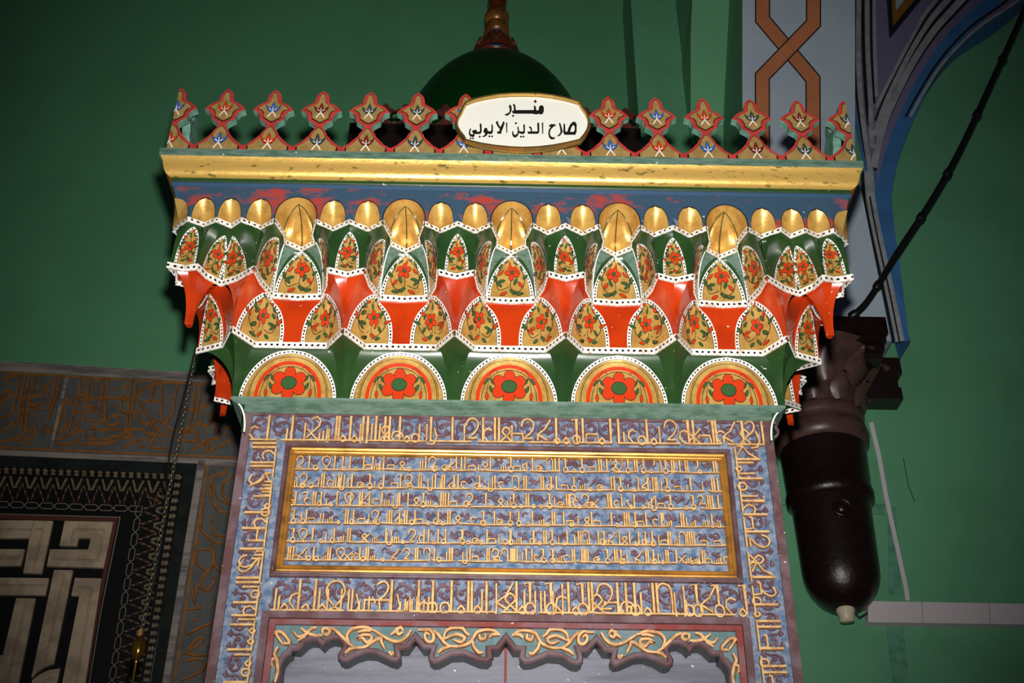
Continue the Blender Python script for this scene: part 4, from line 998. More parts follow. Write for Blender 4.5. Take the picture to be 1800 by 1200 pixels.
def crest(T, N, lo, hi, col1, col2):
    """T maps (x, z, out) to the world"""
    m = MB(); F = clipx([(x, y) for x, y in shape_outline(FO)], lo, hi)
    fr = [T(x*kx, y*kz, .0) for x, y in F]; bk = [T(x*kx, y*kz, -.020) for x, y in F]
    bm = bmesh.new(); 
    m.face(fr, 'crest_red'); m.face(bk[::-1], 'crest_side')
    for i in range(len(F)): m.face([fr[i], bk[i], bk[(i+1) % len(F)], fr[(i+1) % len(F)]], 'crest_side')
    bm.free(); o = m.build('crest_finial', pul)
    m = MB()
    for h in (up_gold, lo_gold):
        P = sym(h); cx = 0; cy = sum(p[1] for p in P)/len(P)
        for k_, mm, of in ((1.0, 'black_line', .0012), (.93, 'crest_gold', .0022)):
            Q = [(x*k_, cy+(y-cy)*k_) for x, y in P]; Q = clipx(Q, lo+2, hi-2)
            if len(Q) > 2:
                a = [T(x*kx, y*kz, of) for x, y in Q]; b = [T(x*kx, y*kz, 0) for x, y in Q]; m.face(a, mm)
                for i in range(len(Q)): m.face([a[i], b[i], b[(i+1) % len(Q)], a[(i+1) % len(Q)]], mm)
    m.build('gilded_inlay', o)
    m = MB()
    def pt(P, mm, of):
        Q = clipx(P, lo+2, hi-2)
        if len(Q) > 2: m.face([T(x*kx, y*kz, of) for x, y in Q], mm)
    def tulip(dy, sc, colr):
        for k_, mm, of in ((1.22, 'black_line', .0032), (1, colr, .0038)):
            c = [(0, 0), (9, -16), (11, -32), (0, -50), (-11, -32), (-9, -16)]; cy = -26
            pt([((x*k_)*sc, dy+(cy+(y-cy)*k_)*sc) for x, y in c], mm, of)
            for q in (-1, 1):
                c = [(4, -50), (14, -34), (28, -28), (42, -16), (38, -36), (24, -50), (8, -58)]; mx = sum(a for a, b in c)/7; my = sum(b for a, b in c)/7
                pt([(q*(mx+(x-mx)*k_)*sc, dy+(my+(y-my)*k_)*sc) for x, y in c], mm, of)
        for q in (-1, 1):   # white crossing stalks
            pt([(q*a*sc, dy+b*sc) for a, b in ((-3, -56), (4, -54), (28, -86), (22, -88))], 'paint_white', .0044)
            pt([(q*a*sc, dy+b*sc) for a, b in ((0, -60), (4, -52), (24, -40), (20, -36), (8, -44))], 'paint_white', .0044)
        pt([(a*sc, dy+b*sc) for a, b in ((-3, -58), (3, -58), (2, -34), (0, -26), (-2, -34))], 'paint_white', .0046)
    tulip(276, .95, col1)
    if m.f: m.build('painted_tulip', o)
    m = MB(); tulip(102, 1.0, col2)
    if m.f: m.build('painted_tulip', o)
    for q in (-1, 1):
        m = MB()
        P = [(q*140, 0), (q*128, 0), (q*128, 34), (q*140, 38)]; P = clipx(P, lo, hi)
        if len(P) > 2: m.face([T(x*kx, y*kz, .0014) for x, y in P], 'crest_red')
        if m.f: m.build('red_joint', o)
    return o
C1_ = ['paint_blue', 'paint_red', 'paint_blue', 'paint_dkred', 'paint_slate', 'paint_slate', 'paint_blue', 'paint_blue', 'paint_slate', 'paint_red', 'paint_blue', 'paint_red', 'paint_slate', 'paint_dkred', 'paint_slate']
C2_ = ['paint_red', 'paint_blue', 'paint_red', 'paint_slate', 'paint_dkred', 'paint_slate', 'paint_blue', 'paint_slate', 'paint_slate', 'paint_blue', 'paint_red', 'paint_blue', 'paint_dkred', 'paint_slate', 'paint_slate']
for i in range(15):
    x = (i-7)*CS; lo, hi = -140, 140
    if i == 0: lo = -10
    if i == 14: hi = 10
    lean = .0
    crest((lambda x: (lambda a, z, o: (x+a, CY-o, CZ+z)))(x), None, lo, hi, C1_[i], C2_[i])
XS = 7*CS+.006
for sx in (-1, 1):
    for j in range(4):
        y = CY+.035+CS/2+j*CS
        crest((lambda y, sx: (lambda a, z, o: (sx*(XS-.008+o), y+a*sx, CZ+z)))(y, sx), None, -140, 140, C1_[j], C2_[j])

# ---------- front of the portal
def fp(x, y, o=.0): return at(x, y, -o)
BX = .6; ZTOP = 2.936
def bodybox(name, x0, x1, z0, z1, y0, y1, mm):
    m = MB(); m.box((x0, y0, z0), (x1, y1, z1), mm); return m.build(name, pul)
def zz(py, x=890): return at(x, py, 0).z
zi_t, zi_b = zz(786), zz(1021); xi = (at(1283, 790, 0).x-at(497, 783, 0).x)/2
xi0, xi1 = at(497, 783, 0).x, at(1283, 790, 0).x; xb0, xb1 = at(478, 1008, 0).x, at(1303, 1018, 0).x; xi = (xi1-xi0+xb1-xb0)/4
zd = zz(1086)        # underside of lower band
xd = (at(1318, 1090, 0).x-at(462, 1082, 0).x)/2
# backing of blue ground: four boards round the inset and down the jambs
for nm, x0, x1, z0, z1 in (('top_board', -BX, BX, zi_t, ZTOP), ('lower_board', -xi, xi, zd, zi_b), ('jamb', -BX, -xi, 0, zi_t), ('jamb', xi, BX, 0, zi_t)):
    bodybox(nm, x0, x1, z0, z1, .0, .13, 'blue_ground')
bodybox('inscription_panel', -xi, xi, zi_b, zi_t, .004, .11, 'blue_ground')
# brown edge strips
for x0, x1 in ((-BX-.001, -BX+.018), (BX-.018, BX+.001)): bodybox('edge_strip', x0, x1, 0, ZTOP, -.007, .131, 'brown_wood')
bodybox('edge_strip', -BX, BX, ZTOP-.008, ZTOP+.004, -.006, .1, 'brown_wood')
def frame(name, x0, x1, z0, z1, prof, mm, dep=0):
    """mitred rectangular frame; prof = (inset, height)"""
    m = MB(); 
    for side in range(4):
        g = []
        for i_, h in prof:
            P = [(x0+i_, z0+i_), (x1-i_, z0+i_), (x1-i_, z1-i_), (x0+i_, z1-i_)]; a, b = P[side], P[(side+1) % 4]
            g.append([(a[0]+(b[0]-a[0])*k/8, dep-h, a[1]+(b[1]-a[1])*k/8) for k in range(9)])
        m.grid(g, mm, smooth=False)
    return m.build(name, pul)
frame('brown_moulding', -xi, xi, zi_b, zi_t, [(0, 0), (.001, .010), (.004, .012), (.007, .008), (.010, .010), (.011, .004)], 'brown_wood')
frame('gilded_moulding', -xi+.0105, xi-.0105, zi_b+.0105, zi_t-.0105, [(0, .003), (.0015, .0085), (.0045, .010), (.008, .008), (.010, .004), (.0125, .003), (.015, .006), (.017, .004), (.018, -.005)], 'gold_frame')
# lower doorway frame
zdf = zz(1086); 
m = MB(); zD = zz(1083); 
def strip(x0, z0, x1, z1, h): m.box((min(x0, x1), -h, min(z0, z1)), (max(x0, x1), .02, max(z0, z1)), 'brown_wood')
strip(-xd, zz(1081), xd, zz(1093), .008); strip(-xd, 0, -xd+.016, zz(1093)-.0002, .008); strip(xd-.016, 0, xd, zz(1093)-.0002, .008)
o_ = m.build('door_moulding', pul)
m = MB(); 
for a in ((-xd+.017, zz(1094), xd-.017, zz(1103)),): m.box((a[0], -.004, a[3]), (a[2], .02, a[1]), 'red_brown')
m.box((-xd+.017, -.004, 0), (-xd+.030, .02, zz(1103)-.0002), 'red_brown'); m.box((xd-.030, -.004, 0), (xd-.017, .02, zz(1103)-.0002), 'red_brown'); m.build('inner_moulding', pul)
# lobed arch board
half = [(733-893, 1122), (748-893, 1139)]
edge = [(488, 1290), (492, 1215), (489, 1203), (497, 1192), (497, 1175), (500, 1162), (507, 1153), (515, 1148), (516, 1141), (528, 1142), (542, 1129), (550, 1125), (560, 1126), (570, 1136), (577, 1128), (588, 1123), (600, 1125), (607, 1133), (603, 1142), (598, 1151), (599, 1159), (605, 1163), (613, 1163), (630, 1153), (647, 1148), (663, 1149), (688, 1161), (700, 1164), (707, 1158), (708, 1151), (703, 1140), (720, 1140), (733, 1122), (747, 1140), (763, 1140), (757, 1150), (758, 1160), (765, 1165), (775, 1164), (797, 1152), (818, 1151), (846, 1163), (860, 1164), (868, 1157), (866, 1142), (880, 1142), (892.5, 1124)]
yb = .03
E_ = [at(x, y, .006) for x, y in edge]; cx0 = at(892.5, 1124, .006).x
E_ = [Vector((p.x-cx0, p.y, p.z)) for p in E_]; E_ = E_+[Vector((-p.x, p.y, p.z)) for p in E_[::-1][1:]]
zt_ = zz(1103); xo = xd-.030
m = MB(); n = len(E_)
m.prism([Vector((-xo, .006, E_[0].z))]+E_+[Vector((xo, .006, E_[-1].z)), Vector((xo, .006, zt_)), Vector((-xo, .006, zt_))], (0, .044, 0), 'teal_ground', 'dark_edge')
arch_b = m.build('lobed_arch_board', pul)
m = MB(); cen = []
for i, p in enumerate(E_):
    a = E_[max(i-1, 0)]; b = E_[min(i+1, n-1)]; t = (b-a).normalized(); nn = Vector((-t.z, 0, t.x)); cen.append(p+nn*.0055)
relief(m, cen, .013, .005, (0, -1, 0), 'brown_wood'); m.build('arch_border', arch_b)
# scrolls on the spandrel (left half mirrored)
scr = ["520,1111 528,1120 540,1117 551,1106 560,1104", "527,1127 540,1120", "533,1105 545,1114 560,1118 570,1117", "571,1115 571,1107 580,1106 583,1112 578,1117 573,1115", "583,1105 592,1108 600,1115 608,1123 618,1133 628,1140", "617,1130 613,1118 620,1108 632,1104 650,1104 660,1110", "628,1140 645,1138 660,1128 672,1123 674,1130 680,1142", "630,1124 640,1117 655,1118 656,1125 648,1130 640,1122 630,1124", "632,1112 645,1109 655,1110", "660,1108 672,1116 690,1126 705,1128 718,1120 726,1108", "690,1117 702,1107 698,1106", "712,1110 708,1104 701,1108 704,1116 711,1112", "610,1149 618,1142 628,1140", "687,1146 692,1151 694,1147", "738,1108 750,1108 757,1107 765,1116 764,1127 756,1129 750,1121 752,1113 758,1117", "765,1108 775,1118 785,1131 795,1137", "783,1125 786,1112 797,1105 815,1105 822,1113 828,1118", "785,1124 797,1118 808,1116 820,1122 813,1130 800,1125", "795,1137 812,1137 828,1131 835,1122 842,1112 858,1108 872,1110 882,1118", "834,1128 836,1138 845,1148 852,1147", "845,1116 848,1124 856,1122 855,1114", "863,1122 868,1116 880,1116", "773,1149 780,1142 795,1137", "487,1200 492,1180 490,1160 486,1150 492,1138", "483,1172 480,1162 487,1158", "500,1132 492,1120 489,1112 498,1112 508,1122 512,1131 500,1132"]
m = MB()
for sg in (1, -1):
    for st in scr:
        P = [tuple(map(float, q.split(','))) for q in st.split()]; Q = catmull([Vector((at(x, y, .006).x-cx0, .006, at(x, y, .006).z)) for x, y in P], 3)
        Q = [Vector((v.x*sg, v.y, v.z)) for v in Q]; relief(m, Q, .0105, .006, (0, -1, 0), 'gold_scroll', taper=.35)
m.build('gilded_scroll', arch_b)
m = MB(); 
for i, (a, b) in enumerate(((-xd, -.003), (.003, xd))): m.box((a, .06, 0), (b, .085, zt_+.02), 'grey_wood'); 
m.box((-.003, .062, 0), (.003, .084, zt_+.02), 'red_brown'); m.build('door_boards', pul)

# ---------- carved Kufic inscription: glyph strokes in units (x across, y up from the line)
G = {
'I': [[(0, 0), (0, 26)]], 'T': [[(-2.2, 0), (-2.2, 26)], [(2.2, 0), (2.2, 26)]], 'l': [[(0, 0), (0, 12)]], 'm': [[(0, 0), (0, 18)]], 'b': [[(-3, 1), (0, 5), (3, 1), (0, -1.5), (-3, 1)]],
'o': [[(4, 3), (2.8, 6.3), (0, 7.5), (-2.8, 6.3), (-4, 3), (-2.8, -.3), (0, -1.5), (2.8, -.3), (4, 3)]],
'O': [[(0, 4), (2, 6), (4, 4), (2, 0), (-2, 0), (-5, 3), (-4, 8), (0, 10), (5, 8), (7, 4)]],
'P': [[(-5, 24), (0, 25), (0, 8)], [(4, 3), (2.8, 6.5), (0, 8), (-2.8, 6.5), (-4, 3), (-2.8, -.6), (0, -2), (2.8, -.6), (4, 3)]],
'F': [[(-6, 24), (0, 25), (0, 12), (-5, 7)]], 'S': [[(-5, 24), (0, 25), (0, 0)]],
'2': [[(-8, 17), (-6, 23), (-1, 25), (4, 22), (5, 16), (1, 9), (-5, 4), (4, 4)]], 'Q': [[(0, 3), (-5, 9), (-8, 16), (-6, 22), (-1, 25), (5, 23), (8, 16), (5, 9), (0, 3), (-5, 0)], [(0, 3), (5, 0)]],
'Z': [[(-7, 9), (5, 9), (6, 3), (6, 0)], [(-7, 9), (-7, 6)]], 'C': [[(-5, 6), (-4, 12), (0, 14), (4, 12)], [(-5, 6), (0, 0)]], 'U': [[(-5, 18), (-5, 0), (-3, -4), (1, -4), (3, 0), (3, 24)]],
'E': [[(-4, 0), (-4, 8)], [(0, 0), (0, 10)], [(4, 0), (4, 12)]], 'D': [[(0, 6), (4.5, 11), (0, 16), (-4.5, 11), (0, 6)], [(0, 6), (-6, 0)], [(0, 6), (6, 0)]],
'n': [[(-6, 14), (-6, 20), (-3, 25), (2, 25), (6, 20), (6, 0)]], 'K': [[(8, 24), (2, 14), (-6, 8), (4, 2)], [(-6, 8), (-6, 2)]], 'X': [[(-7, 12), (6, -1)], [(7, 16), (-7, 2)]], 'J': [[(0, 14), (3, 4), (0, -3), (-7, -4)]],
'W': [[(0, 16), (-3, 10), (0, 4), (4, 1)]], '7': [[(-6, 22), (0, 25), (4, 20), (1, 13), (-4, 9)]],
}
NOB = set('~')
def glyph_run(mb, mv, text, base, scale, sw_, h, frame_, segs=None, unit=1.0):
    """text: 'I545 o555 ...' glyph + px position along the line; base(px)->(point px,py) ; frame_ maps (s,up) to 3D"""
    for tok in text.split():
        g, pos = tok[0], float(tok[1:])
        if g == '~':
            q = 1 if int(pos) % 2 else -1; v_ = int(pos) % 3
            S_ = [((-9, 13), (-5, 20), (0, 21), (4, 15), (8, 14), (11, 20)), ((-10, 20), (-5, 15), (0, 14), (3, 20), (8, 22), (11, 17)), ((-7, 22), (-2, 22), (1, 16), (-1, 11), (4, 9))][v_]
            relief(mv, catmull([frame_(pos+x*scale*q, y*scale) for x, y in S_], 2), sw_*1.15, h*.7, (0, -1, 0), 'brown_vine', taper=.5)
            for c_ in (((0, 20), (-3, 15), (-5, 10)), ((5, 15), (7, 20), (5, 24)))[:1+v_ % 2+1]: relief(mv, catmull([frame_(pos+x*scale*q, y*scale) for x, y in c_], 2), sw_*2.0, h*.7, (0, -1, 0), 'brown_vine', taper=.95)
            continue
        for st in G[g]:
            P = [frame_(pos+x*scale, y*scale) for x, y in st]; cl = False
            if len(P) > 4: P = catmull(P, 2)
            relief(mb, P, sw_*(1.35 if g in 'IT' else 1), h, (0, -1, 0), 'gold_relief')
def vine_wave(mv, fr, s0, s1, hgt, pitch, sw_, h):
    """rolling scroll with curls behind the letters"""
    s = s0; k = 0
    while s < s1:
        e = min(s+pitch, s1); up = hgt*.55
        sg = 1 if k % 2 == 0 else -1; cx = s+pitch/2; cy = hgt*.60; r = min(hgt*.38, pitch*.5)
        P = [fr(s, up-sg*r*.9)]+[fr(cx+r*cos(a)*(1-.03*j), cy+r*sin(a)*(1-.06*j)*sg) for j, a in enumerate([pi*1.15-.55*j for j in range(13)])]
        relief(mv, catmull(P, 2), sw_, h, (0, -1, 0), 'brown_vine', taper=.3)
        for q in range(3):
            a = .8+q*2.0; P = [fr(cx+r*.1*cos(a), cy+r*.1*sin(a)), fr(cx+r*.45*cos(a+.3), cy+r*.45*sin(a+.3)), fr(cx+r*.75*cos(a), cy+r*.75*sin(a))]
            relief(mv, catmull(P, 2), sw_*1.5, h, (0, -1, 0), 'brown_vine', taper=.95)
        for q in range(3):   # split leaves filling the corners
            bx = s+pitch*(.02+.3*q); by = hgt*(.93 if (q+k) % 2 else .2)
            relief(mv, catmull([fr(bx-6, by), fr(bx, by-3*sg), fr(bx+7, by+2*sg)], 2), sw_*1.5, h, (0, -1, 0), 'brown_vine', taper=.95)
        s = e; k += 1
def line_frame(ax, ay, bx, by, lean=0.0, y0=0.0):
    """text line from px (ax,ay) to (bx,by) on the plane y=y0; up in px"""
    def f(s, up):
        y = ay+(by-ay)*(s-ax)/(bx-ax)-up; x = s-(s-880)*up/3500.0
        return at(x, y, y0)
    return f
rows6 = [
((500, 826, 1270, 833), "2528 I543 ~550 o555 Q573 I588 S602 b605 I615 ~627 b625 I639 Z648 S655 E662 m668 I674 ~684 Z688 ~705 D707 b720 m739 m743 I748 2761 o764 O782 K795 I802 I811 I817 ~836 Z830 l841 D853 I862 ~875 E885 P898 Z909 C923 m926 I936 O947 n966 I976 I983 P994 ~1008 b1009 P1023 ~1036 Z1042 T1055 S1067 2080 Q1088 P1104 T1118 P1131 b1144 ~1146 n1156 P1170 T1183 S1195 T1207 F1227 b1230 ~1243 T1257"),
((498, 857, 1273, 866), "l518 m522 2534 o532 o547 m560 I565 I569 C580 l586 m590 T597 U602 m612 I618 ~630 O633 P650 l659 ~645 I674 o670 ~686 Z694 I704 2719 Z719 T738 m740 U757 I765 T779 m774 O794 S798 I805 C815 ~822 O839 S843 b853 U863 I870 C881 ~886 n906 b905 I921 I925 ~940 T953 O966 S969 I978 Z993 P1009 ~1025 E1024 b1037 O1054 ~1052 I1075 I1080 P1091 ~1106 l1104 b1114 I1122 K1134 S1139 T1150 I1155 m1163 P1173 Z1192 ~1190 l1207 I1214 m1235 ~1245 T1254 I1262"),
((494, 889, 1275, 896), "S519 O514 7536 C540 I550 I554 o562 I564 l574 ~580 b582 I592 Q613 I616 T634 K640 I649 C660 I671 ~680 E680 U696 I702 ~710 I717 ~728 D732 P744 E753 b766 ~762 T777 T781 I788 Z798 ~806 2826 O820 ~842 S854 b865 ~868 D880 l892 m897 P903 b916 ~905 T927 b938 b951 ~948 P966 m975 O985 ~982 T998 I1002 7008 C1012 b1018 2030 O1036 X1046 ~1046 T1071 I1075 C1084 I1093 W1106 b1109 I1115 ~1128 b1130 K1145 U1150 Z1163 ~1165 P1179 ~1195 b1206 P1219 71233 Z1236 T1247 T1251 I1263"),
((491, 920, 1278, 928), "P516 m530 o532 I538 Z548 ~552 m563 m568 ~575 E580 b595 T609 o619 I621 ~632 Z636 m648 2660 o664 T686 m680 O701 I702 T713 ~728 o724 I729 Z738 b752 ~755 O767 I770 b778 ~780 T789 D805 ~818 C832 P850 o848 I869 O878 ~886 P897 P912 ~905 b928 I936 ~948 E952 b962 T973 I991 Z1003 b1004 ~1010 m1016 D1032 I1040 Z1050 I1075 ~1085 b1085 I1098 T1104 I1117 o1116 Z1126 ~1128 I1136 C1152 ~1147 F1166 I1163 E1176 T1200 m1207 ~1182 E1218 l1222 ~1228 E1240 I1252 b1252 E1262 ~1268"),
((488, 953, 1280, 961), "P515 Q532 I549 b565 ~560 m573 I587 o585 ~600 E600 T613 ~628 D640 X643 E659 I678 U685 l690 E697 b708 2725 C741 I745 I753 b763 I770 o780 I783 ~800 F812 P813 ~828 b823 O835 b846 I856 ~868 Z865 m877 o888 I897 P898 ~920 E912 O936 S938 b948 T958 P971 ~985 l982 I997 b992 m1010 T1019 E1032 n1030 I1052 O1060 S1062 ~1042 K1075 I1089 D1098 I1107 b1118 I1123 O1133 I1135 o1148 I1147 m1158 ~1165 Z1168 T1177 E1190 n1200 T1211 T1219 ~1235 Z1238 Z1262 ~1258"),
((485, 985, 1282, 992), "T508 I515 Z520 K530 m538 o543 I551 o556 E572 T578 ~590 Q598 X612 m619 C626 I632 o638 T645 E655 ~650 b673 K694 ~688 2715 T732 n750 I763 o772 m785 T792 I795 ~805 U818 I826 Z836 ~842 T858 2872 Z873 n887 T900 T903 I909 m918 S925 I935 C943 F955 o956 S972 o971 E983 C995 T1008 ~985 T1025 T1032 ~1045 O1048 P1068 T1083 P1092 m1102 o1095 ~1120 K1122 T1138 I1149 m1157 o1150 b1165 T1173 I1189 X1200 E1210 E1225 T1237 b1216 b1228 Z1245 E1263 ~1262 C1276"),
]
import re
for r, (ln, tx) in enumerate(rows6):
    tx = re.sub(r'(?<= )([2-7])(0\d\d)(?= |$)', lambda m_: m_.group(1)+'1'+m_.group(2), tx)
    mb, mv = MB(), MB(); fr = line_frame(*ln, 0, .004); fr0 = fr
    toks = tx.split()
    glyph_run(mb, mv, tx, None, .92 if r < 5 else .88, .0046, .006, fr)
    for s_ in range(int(ln[0])+12+5*(r % 3), int(ln[2])-8, 21):
        q = 1 if (s_+r) % 2 else -1; v_ = (s_//21+r) % 3
        c_ = [((-8, 9), (-4, 13), (1, 11), (4, 6)), ((-6, 20), (-1, 23), (4, 20), (3, 14)), ((-5, 7), (0, 11), (5, 17), (9, 18))][v_]
        relief(mv, catmull([fr(s_+x*q, y) for x, y in c_], 2), .0048, .0035, (0, -1, 0), 'brown_vine', taper=.7)
    # base line in joined segments
    random.seed(r+3); s = ln[0]+4
    while s < ln[2]-20:
        e = min(s+random.uniform(38, 120), ln[2]-4); dy = random.choice((-1, 0, 0, 1))
        relief(mb, [fr(s, 1+dy), fr((s+e)/2, 0), fr(e, 1)], .0046, .0058, (0, -1, 0), 'gold_relief'); s = e+random.uniform(3, 9)
    o = mb.build('inscription_line', pul, kind='stuff'); mv.build('carved_vine', o, kind='stuff')
# bands round the inset panel
def bandrun(name, tx, ln, sc, vines=True, joints=(40, 90)):
    mb, mv = MB(), MB(); fr = line_frame(*ln); glyph_run(mb, mv, tx, None, sc, .0066, .0068, fr)
    random.seed(len(tx)); s = ln[0]+2
    while s < ln[2]-16:
        e = min(s+random.uniform(*joints), ln[2]-2); relief(mb, [fr(s, 0), fr(e, 0)], .0062, .0064, (0, -1, 0), 'gold_relief'); s = e+random.uniform(5, 12)
    vine_wave(mv, fr, ln[0]+2, ln[2]-4, 26*sc, 36, .0072, .0045)
    o = mb.build(name, pul, kind='stuff'); mv.build('carved_vine', o, kind='stuff')
bandrun('inscription_band', "C446 I470 l504 I512 7555 m535 X550 E568 l578 I590 I595 b603 I615 b623 I637 U641 I645 I660 m653 I676 I684 m667 D677 O697 I702 b715 m737 o730 I757 m750 J763 I795 2832 m816 I849 C858 I870 I877 D890 m900 Z910 2930 K955 I978 b979 b995 S1014 o1013 I1025 Z1042 b1058 I1074 I1088 l1097 C1113 o1128 I1138 b1149 m1160 2182 C1203 S1211 I1220 X1222 Z1240 S1255 I1260 C1268 K1282 S1307 D1310 7322 J1330 I1342".replace(' 2182', ' 21182').replace(' 7322', ' 71322'), (438, 774, 1345, 783), 1.62)
bandrun('inscription_band', "m483 l490 b500 I524 C519 b537 I552 m560 b566 m575 Q588 m599 m612 m618 J625 E640 Z655 Z673 7673 I687 J697 E712 E724 I735 E745 o760 I760 o745 o782 I793 b810 I823 I829 b839 m847 I855 U866 K885 D897 I908 b918 m922 P932 m941 m951 m958 P969 U983 C988 I1000 b1012 P1025 I1036 I1042 D1050 21067 I1087 Z1077 O1102 I1102 o1117 I1117 m1128 b1138 I1150 I1157 n1170 U1198 l1207 o1212 P1227 K1245 P1265 C1287 b1305 S1313", (474, 1073, 1316, 1082), 2.08)
# vertical bands, lines running down the jambs
def vline(side):
    def f(s, up):   # s = py, up away from the door
        if side < 0: x = 486-(s-790)*.123; return at(x-up, s, 0)
        x = 1291+(s-790)*.125; return at(x+up, s, 0)
    return f
def vrun(tx, side, sc):
    fr = vline(side); mb, mv = MB(), MB(); glyph_run(mb, mv, tx, None, sc, .0064, .0068, fr)
    for s in range(788, 1285, 61): relief(mb, [fr(s, 0), fr(s+52, 0)], .006, .0064, (0, -1, 0), 'gold_relief')
    vine_wave(mv, fr, 788, 1285, 26*sc, 36, .0068, .0045)
    o = mb.build('inscription_band', pul, kind='stuff'); mv.build('carved_vine', o, kind='stuff')
vrun("I781 I788 C802 I815 I821 7846 K843 E855 E866 m874 b891 o902 I902 C921 I930 Z942 m952 I966 E977 2990 71000 I1017 I1025 m1033 o1046 I1060 C1075 I1083 m1090 I1099 b1110 b1129 I1143 m1152 b1167 o1183 I1200 Z1215 I1230 o1245", -1, 1.62)
vrun("K796 I809 m815 b826 m834 I843 o857 m874 S882 C897 I906 Z922 I936 2955 D985 K1000 I1016 Z1037 71043 I1064 o1058 b1081 I1093 I1103 Z1130 I1141 o1166 I1172 I1183 Z1200 b1215 I1228 o1245", 1, 1.62)

# ================================================================== NAME PLAQUE
PY = -.262; 
def pq(x, y, o=0.0): return at(x, y, PY-o)
pc_ = pq(919, 216); plq = empty('name_plaque', pc_, 'white oval plaque with brass rim and black Arabic lettering fixed to the cresting', 'plaque')
def zq(X, Y): return (780+X*.15556, 150+Y*.15556)
outl = [(130, 440), (150, 380), (180, 330), (205, 270), (235, 215), (330, 175), (450, 145), (600, 118), (750, 106), (920, 104), (1080, 108), (1240, 128), (1400, 162), (1540, 205), (1575, 265), (1620, 330), (1648, 400), (1652, 460), (1635, 530), (1600, 590), (1545, 655), (1400, 690), (1240, 720), (1080, 740), (900, 748), (750, 742), (560, 722), (400, 695), (240, 655), (215, 610), (175, 560), (140, 500)]
outl = [zq(a, b) for a, b in outl]; ocx, ocy = 919, 216.5
def scl(P, d): 
    out = []
    for x, y in P:
        dx, dy = x-ocx, y-ocy; l = math.hypot(dx/115, dy/49) ; out.append((ocx+dx*(1-d/118), ocy+dy*(1-d/50)))
    return out
m = MB(); m.prism([pq(x, y, .004) for x, y in outl], (0, .006, 0), 'plaque_rim'); sub(plq, m.build('backplate'))
m = MB(); m.prism([pq(x, y, .006) for x, y in scl(outl, 4)], (0, .003, 0), 'plaque_white'); sub(plq, m.build('face_plate'))
m = MB(); R_ = [pq(x, y, .004) for x, y in scl(outl, 2.2)]
relief(m, R_, .0085, .009, (0, -1, 0), 'plaque_rim', close=True); sub(plq, m.build('brass_rim'))
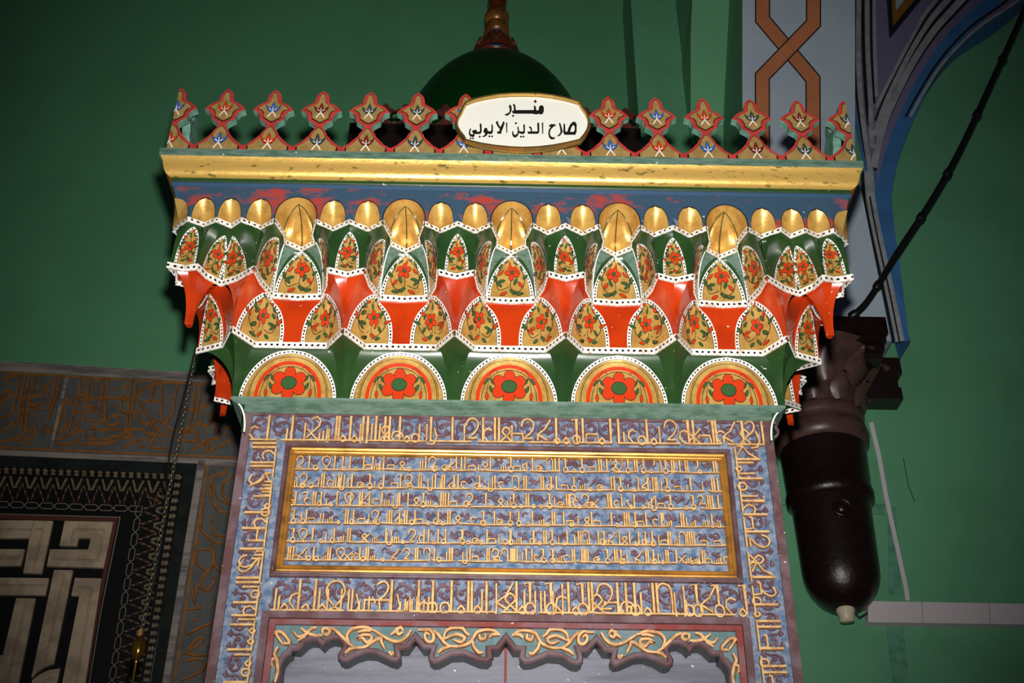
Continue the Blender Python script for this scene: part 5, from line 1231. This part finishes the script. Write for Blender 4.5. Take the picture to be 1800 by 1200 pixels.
# lettering, filled outlines in the zoomed frame of the plaque
let = [
 # minbar
 [(688, 325), (716, 318), (742, 300), (745, 262), (735, 232), (752, 212), (768, 245), (768, 280), (752, 315), (722, 340), (700, 338)],
 [(768, 290), (790, 285), (792, 240), (780, 218), (798, 205), (812, 235), (814, 278), (1010, 278), (1022, 270), (1016, 238), (1028, 222), (1044, 250), (1044, 276), (1060, 285), (1072, 275), (1078, 240), (1098, 222), (1120, 228), (1132, 250), (1132, 290), (1118, 320), (1095, 326), (1070, 318), (1050, 326), (1020, 322), (1005, 318), (820, 318), (800, 318), (780, 312)],
 [(1034, 160), (1052, 180), (1034, 198), (1016, 180)], [(780, 330), (798, 340), (784, 354), (768, 344)],
 # salah
 [(1355, 425), (1372, 440), (1375, 520), (1396, 524), (1405, 488), (1425, 445), (1455, 412), (1485, 410), (1503, 440), (1502, 520), (1487, 556), (1365, 556), (1350, 530)],
 [(1300, 425), (1318, 425), (1332, 470), (1345, 520), (1320, 560), (1295, 575), (1282, 570), (1310, 545), (1320, 520), (1312, 470)],
 [(1190, 450), (1215, 435), (1260, 440), (1268, 450), (1240, 465), (1210, 495), (1198, 540), (1210, 575), (1240, 588), (1262, 580), (1250, 605), (1215, 608), (1190, 585), (1180, 540), (1190, 495), (1212, 465), (1190, 465)],
 # al-din
 [(1108, 425), (1124, 415), (1124, 540), (1112, 548)],
 [(1062, 415), (1080, 428), (1080, 530), (1060, 545), (950, 545), (948, 520), (985, 520), (980, 490), (962, 470), (975, 460), (995, 480), (1000, 520), (1060, 518), (1056, 440)],
 [(905, 432), (918, 450), (918, 530), (900, 548), (870, 545), (850, 535), (835, 570), (810, 588), (785, 578), (772, 550), (775, 520), (788, 515), (790, 550), (810, 560), (832, 540), (836, 500), (830, 475), (845, 462), (852, 515), (880, 522), (902, 515), (898, 450)],
 [(815, 412), (830, 425), (815, 440), (802, 426)], [(872, 565), (886, 577), (872, 590), (860, 577)], [(900, 565), (914, 577), (900, 590), (888, 577)],
 # al-ayyubi
 [(702, 425), (718, 415), (718, 528), (708, 538)],
 [(668, 410), (684, 405), (688, 425), (670, 480), (650, 525), (655, 540), (632, 545), (605, 540), (602, 520), (628, 518), (632, 490), (608, 460), (588, 420), (600, 400), (612, 405), (618, 435), (640, 470), (662, 430)],
 [(540, 432), (556, 450), (556, 520), (545, 545), (515, 548), (500, 540), (480, 570), (450, 582), (432, 578), (462, 560), (470, 540), (450, 530), (450, 505), (465, 480), (488, 480), (500, 515), (530, 520), (538, 500)],
 [(412, 425), (428, 440), (430, 520), (415, 545), (385, 548), (345, 548), (350, 570), (330, 582), (300, 575), (283, 550), (285, 515), (298, 485), (312, 490), (300, 520), (302, 545), (325, 555), (335, 540), (318, 520), (330, 505), (372, 500), (375, 520), (355, 525), (405, 522), (410, 500), (405, 445)],
 [(405, 565), (420, 577), (405, 590), (393, 577)], [(515, 562), (530, 574), (515, 586), (503, 574)], [(545, 562), (558, 574), (545, 586), (533, 574)], [(302, 585), (316, 597), (302, 608), (290, 597)], [(330, 585), (344, 597), (330, 608), (318, 597)]]
for P in let:
    m = MB(); Q = [zq(a, b) for a, b in P]; m.prism([pq(x, y, .0072) for x, y in Q], (0, .0012, 0), 'black_line')
    if P[0] == (1355, 425): m.prism([pq(*zq(a, b), .0076) for a, b in ((1428, 524), (1470, 522), (1480, 500), (1478, 462), (1464, 448), (1444, 470))], (0, .0003, 0), 'plaque_white')
    sub(plq, m.build('letter'))
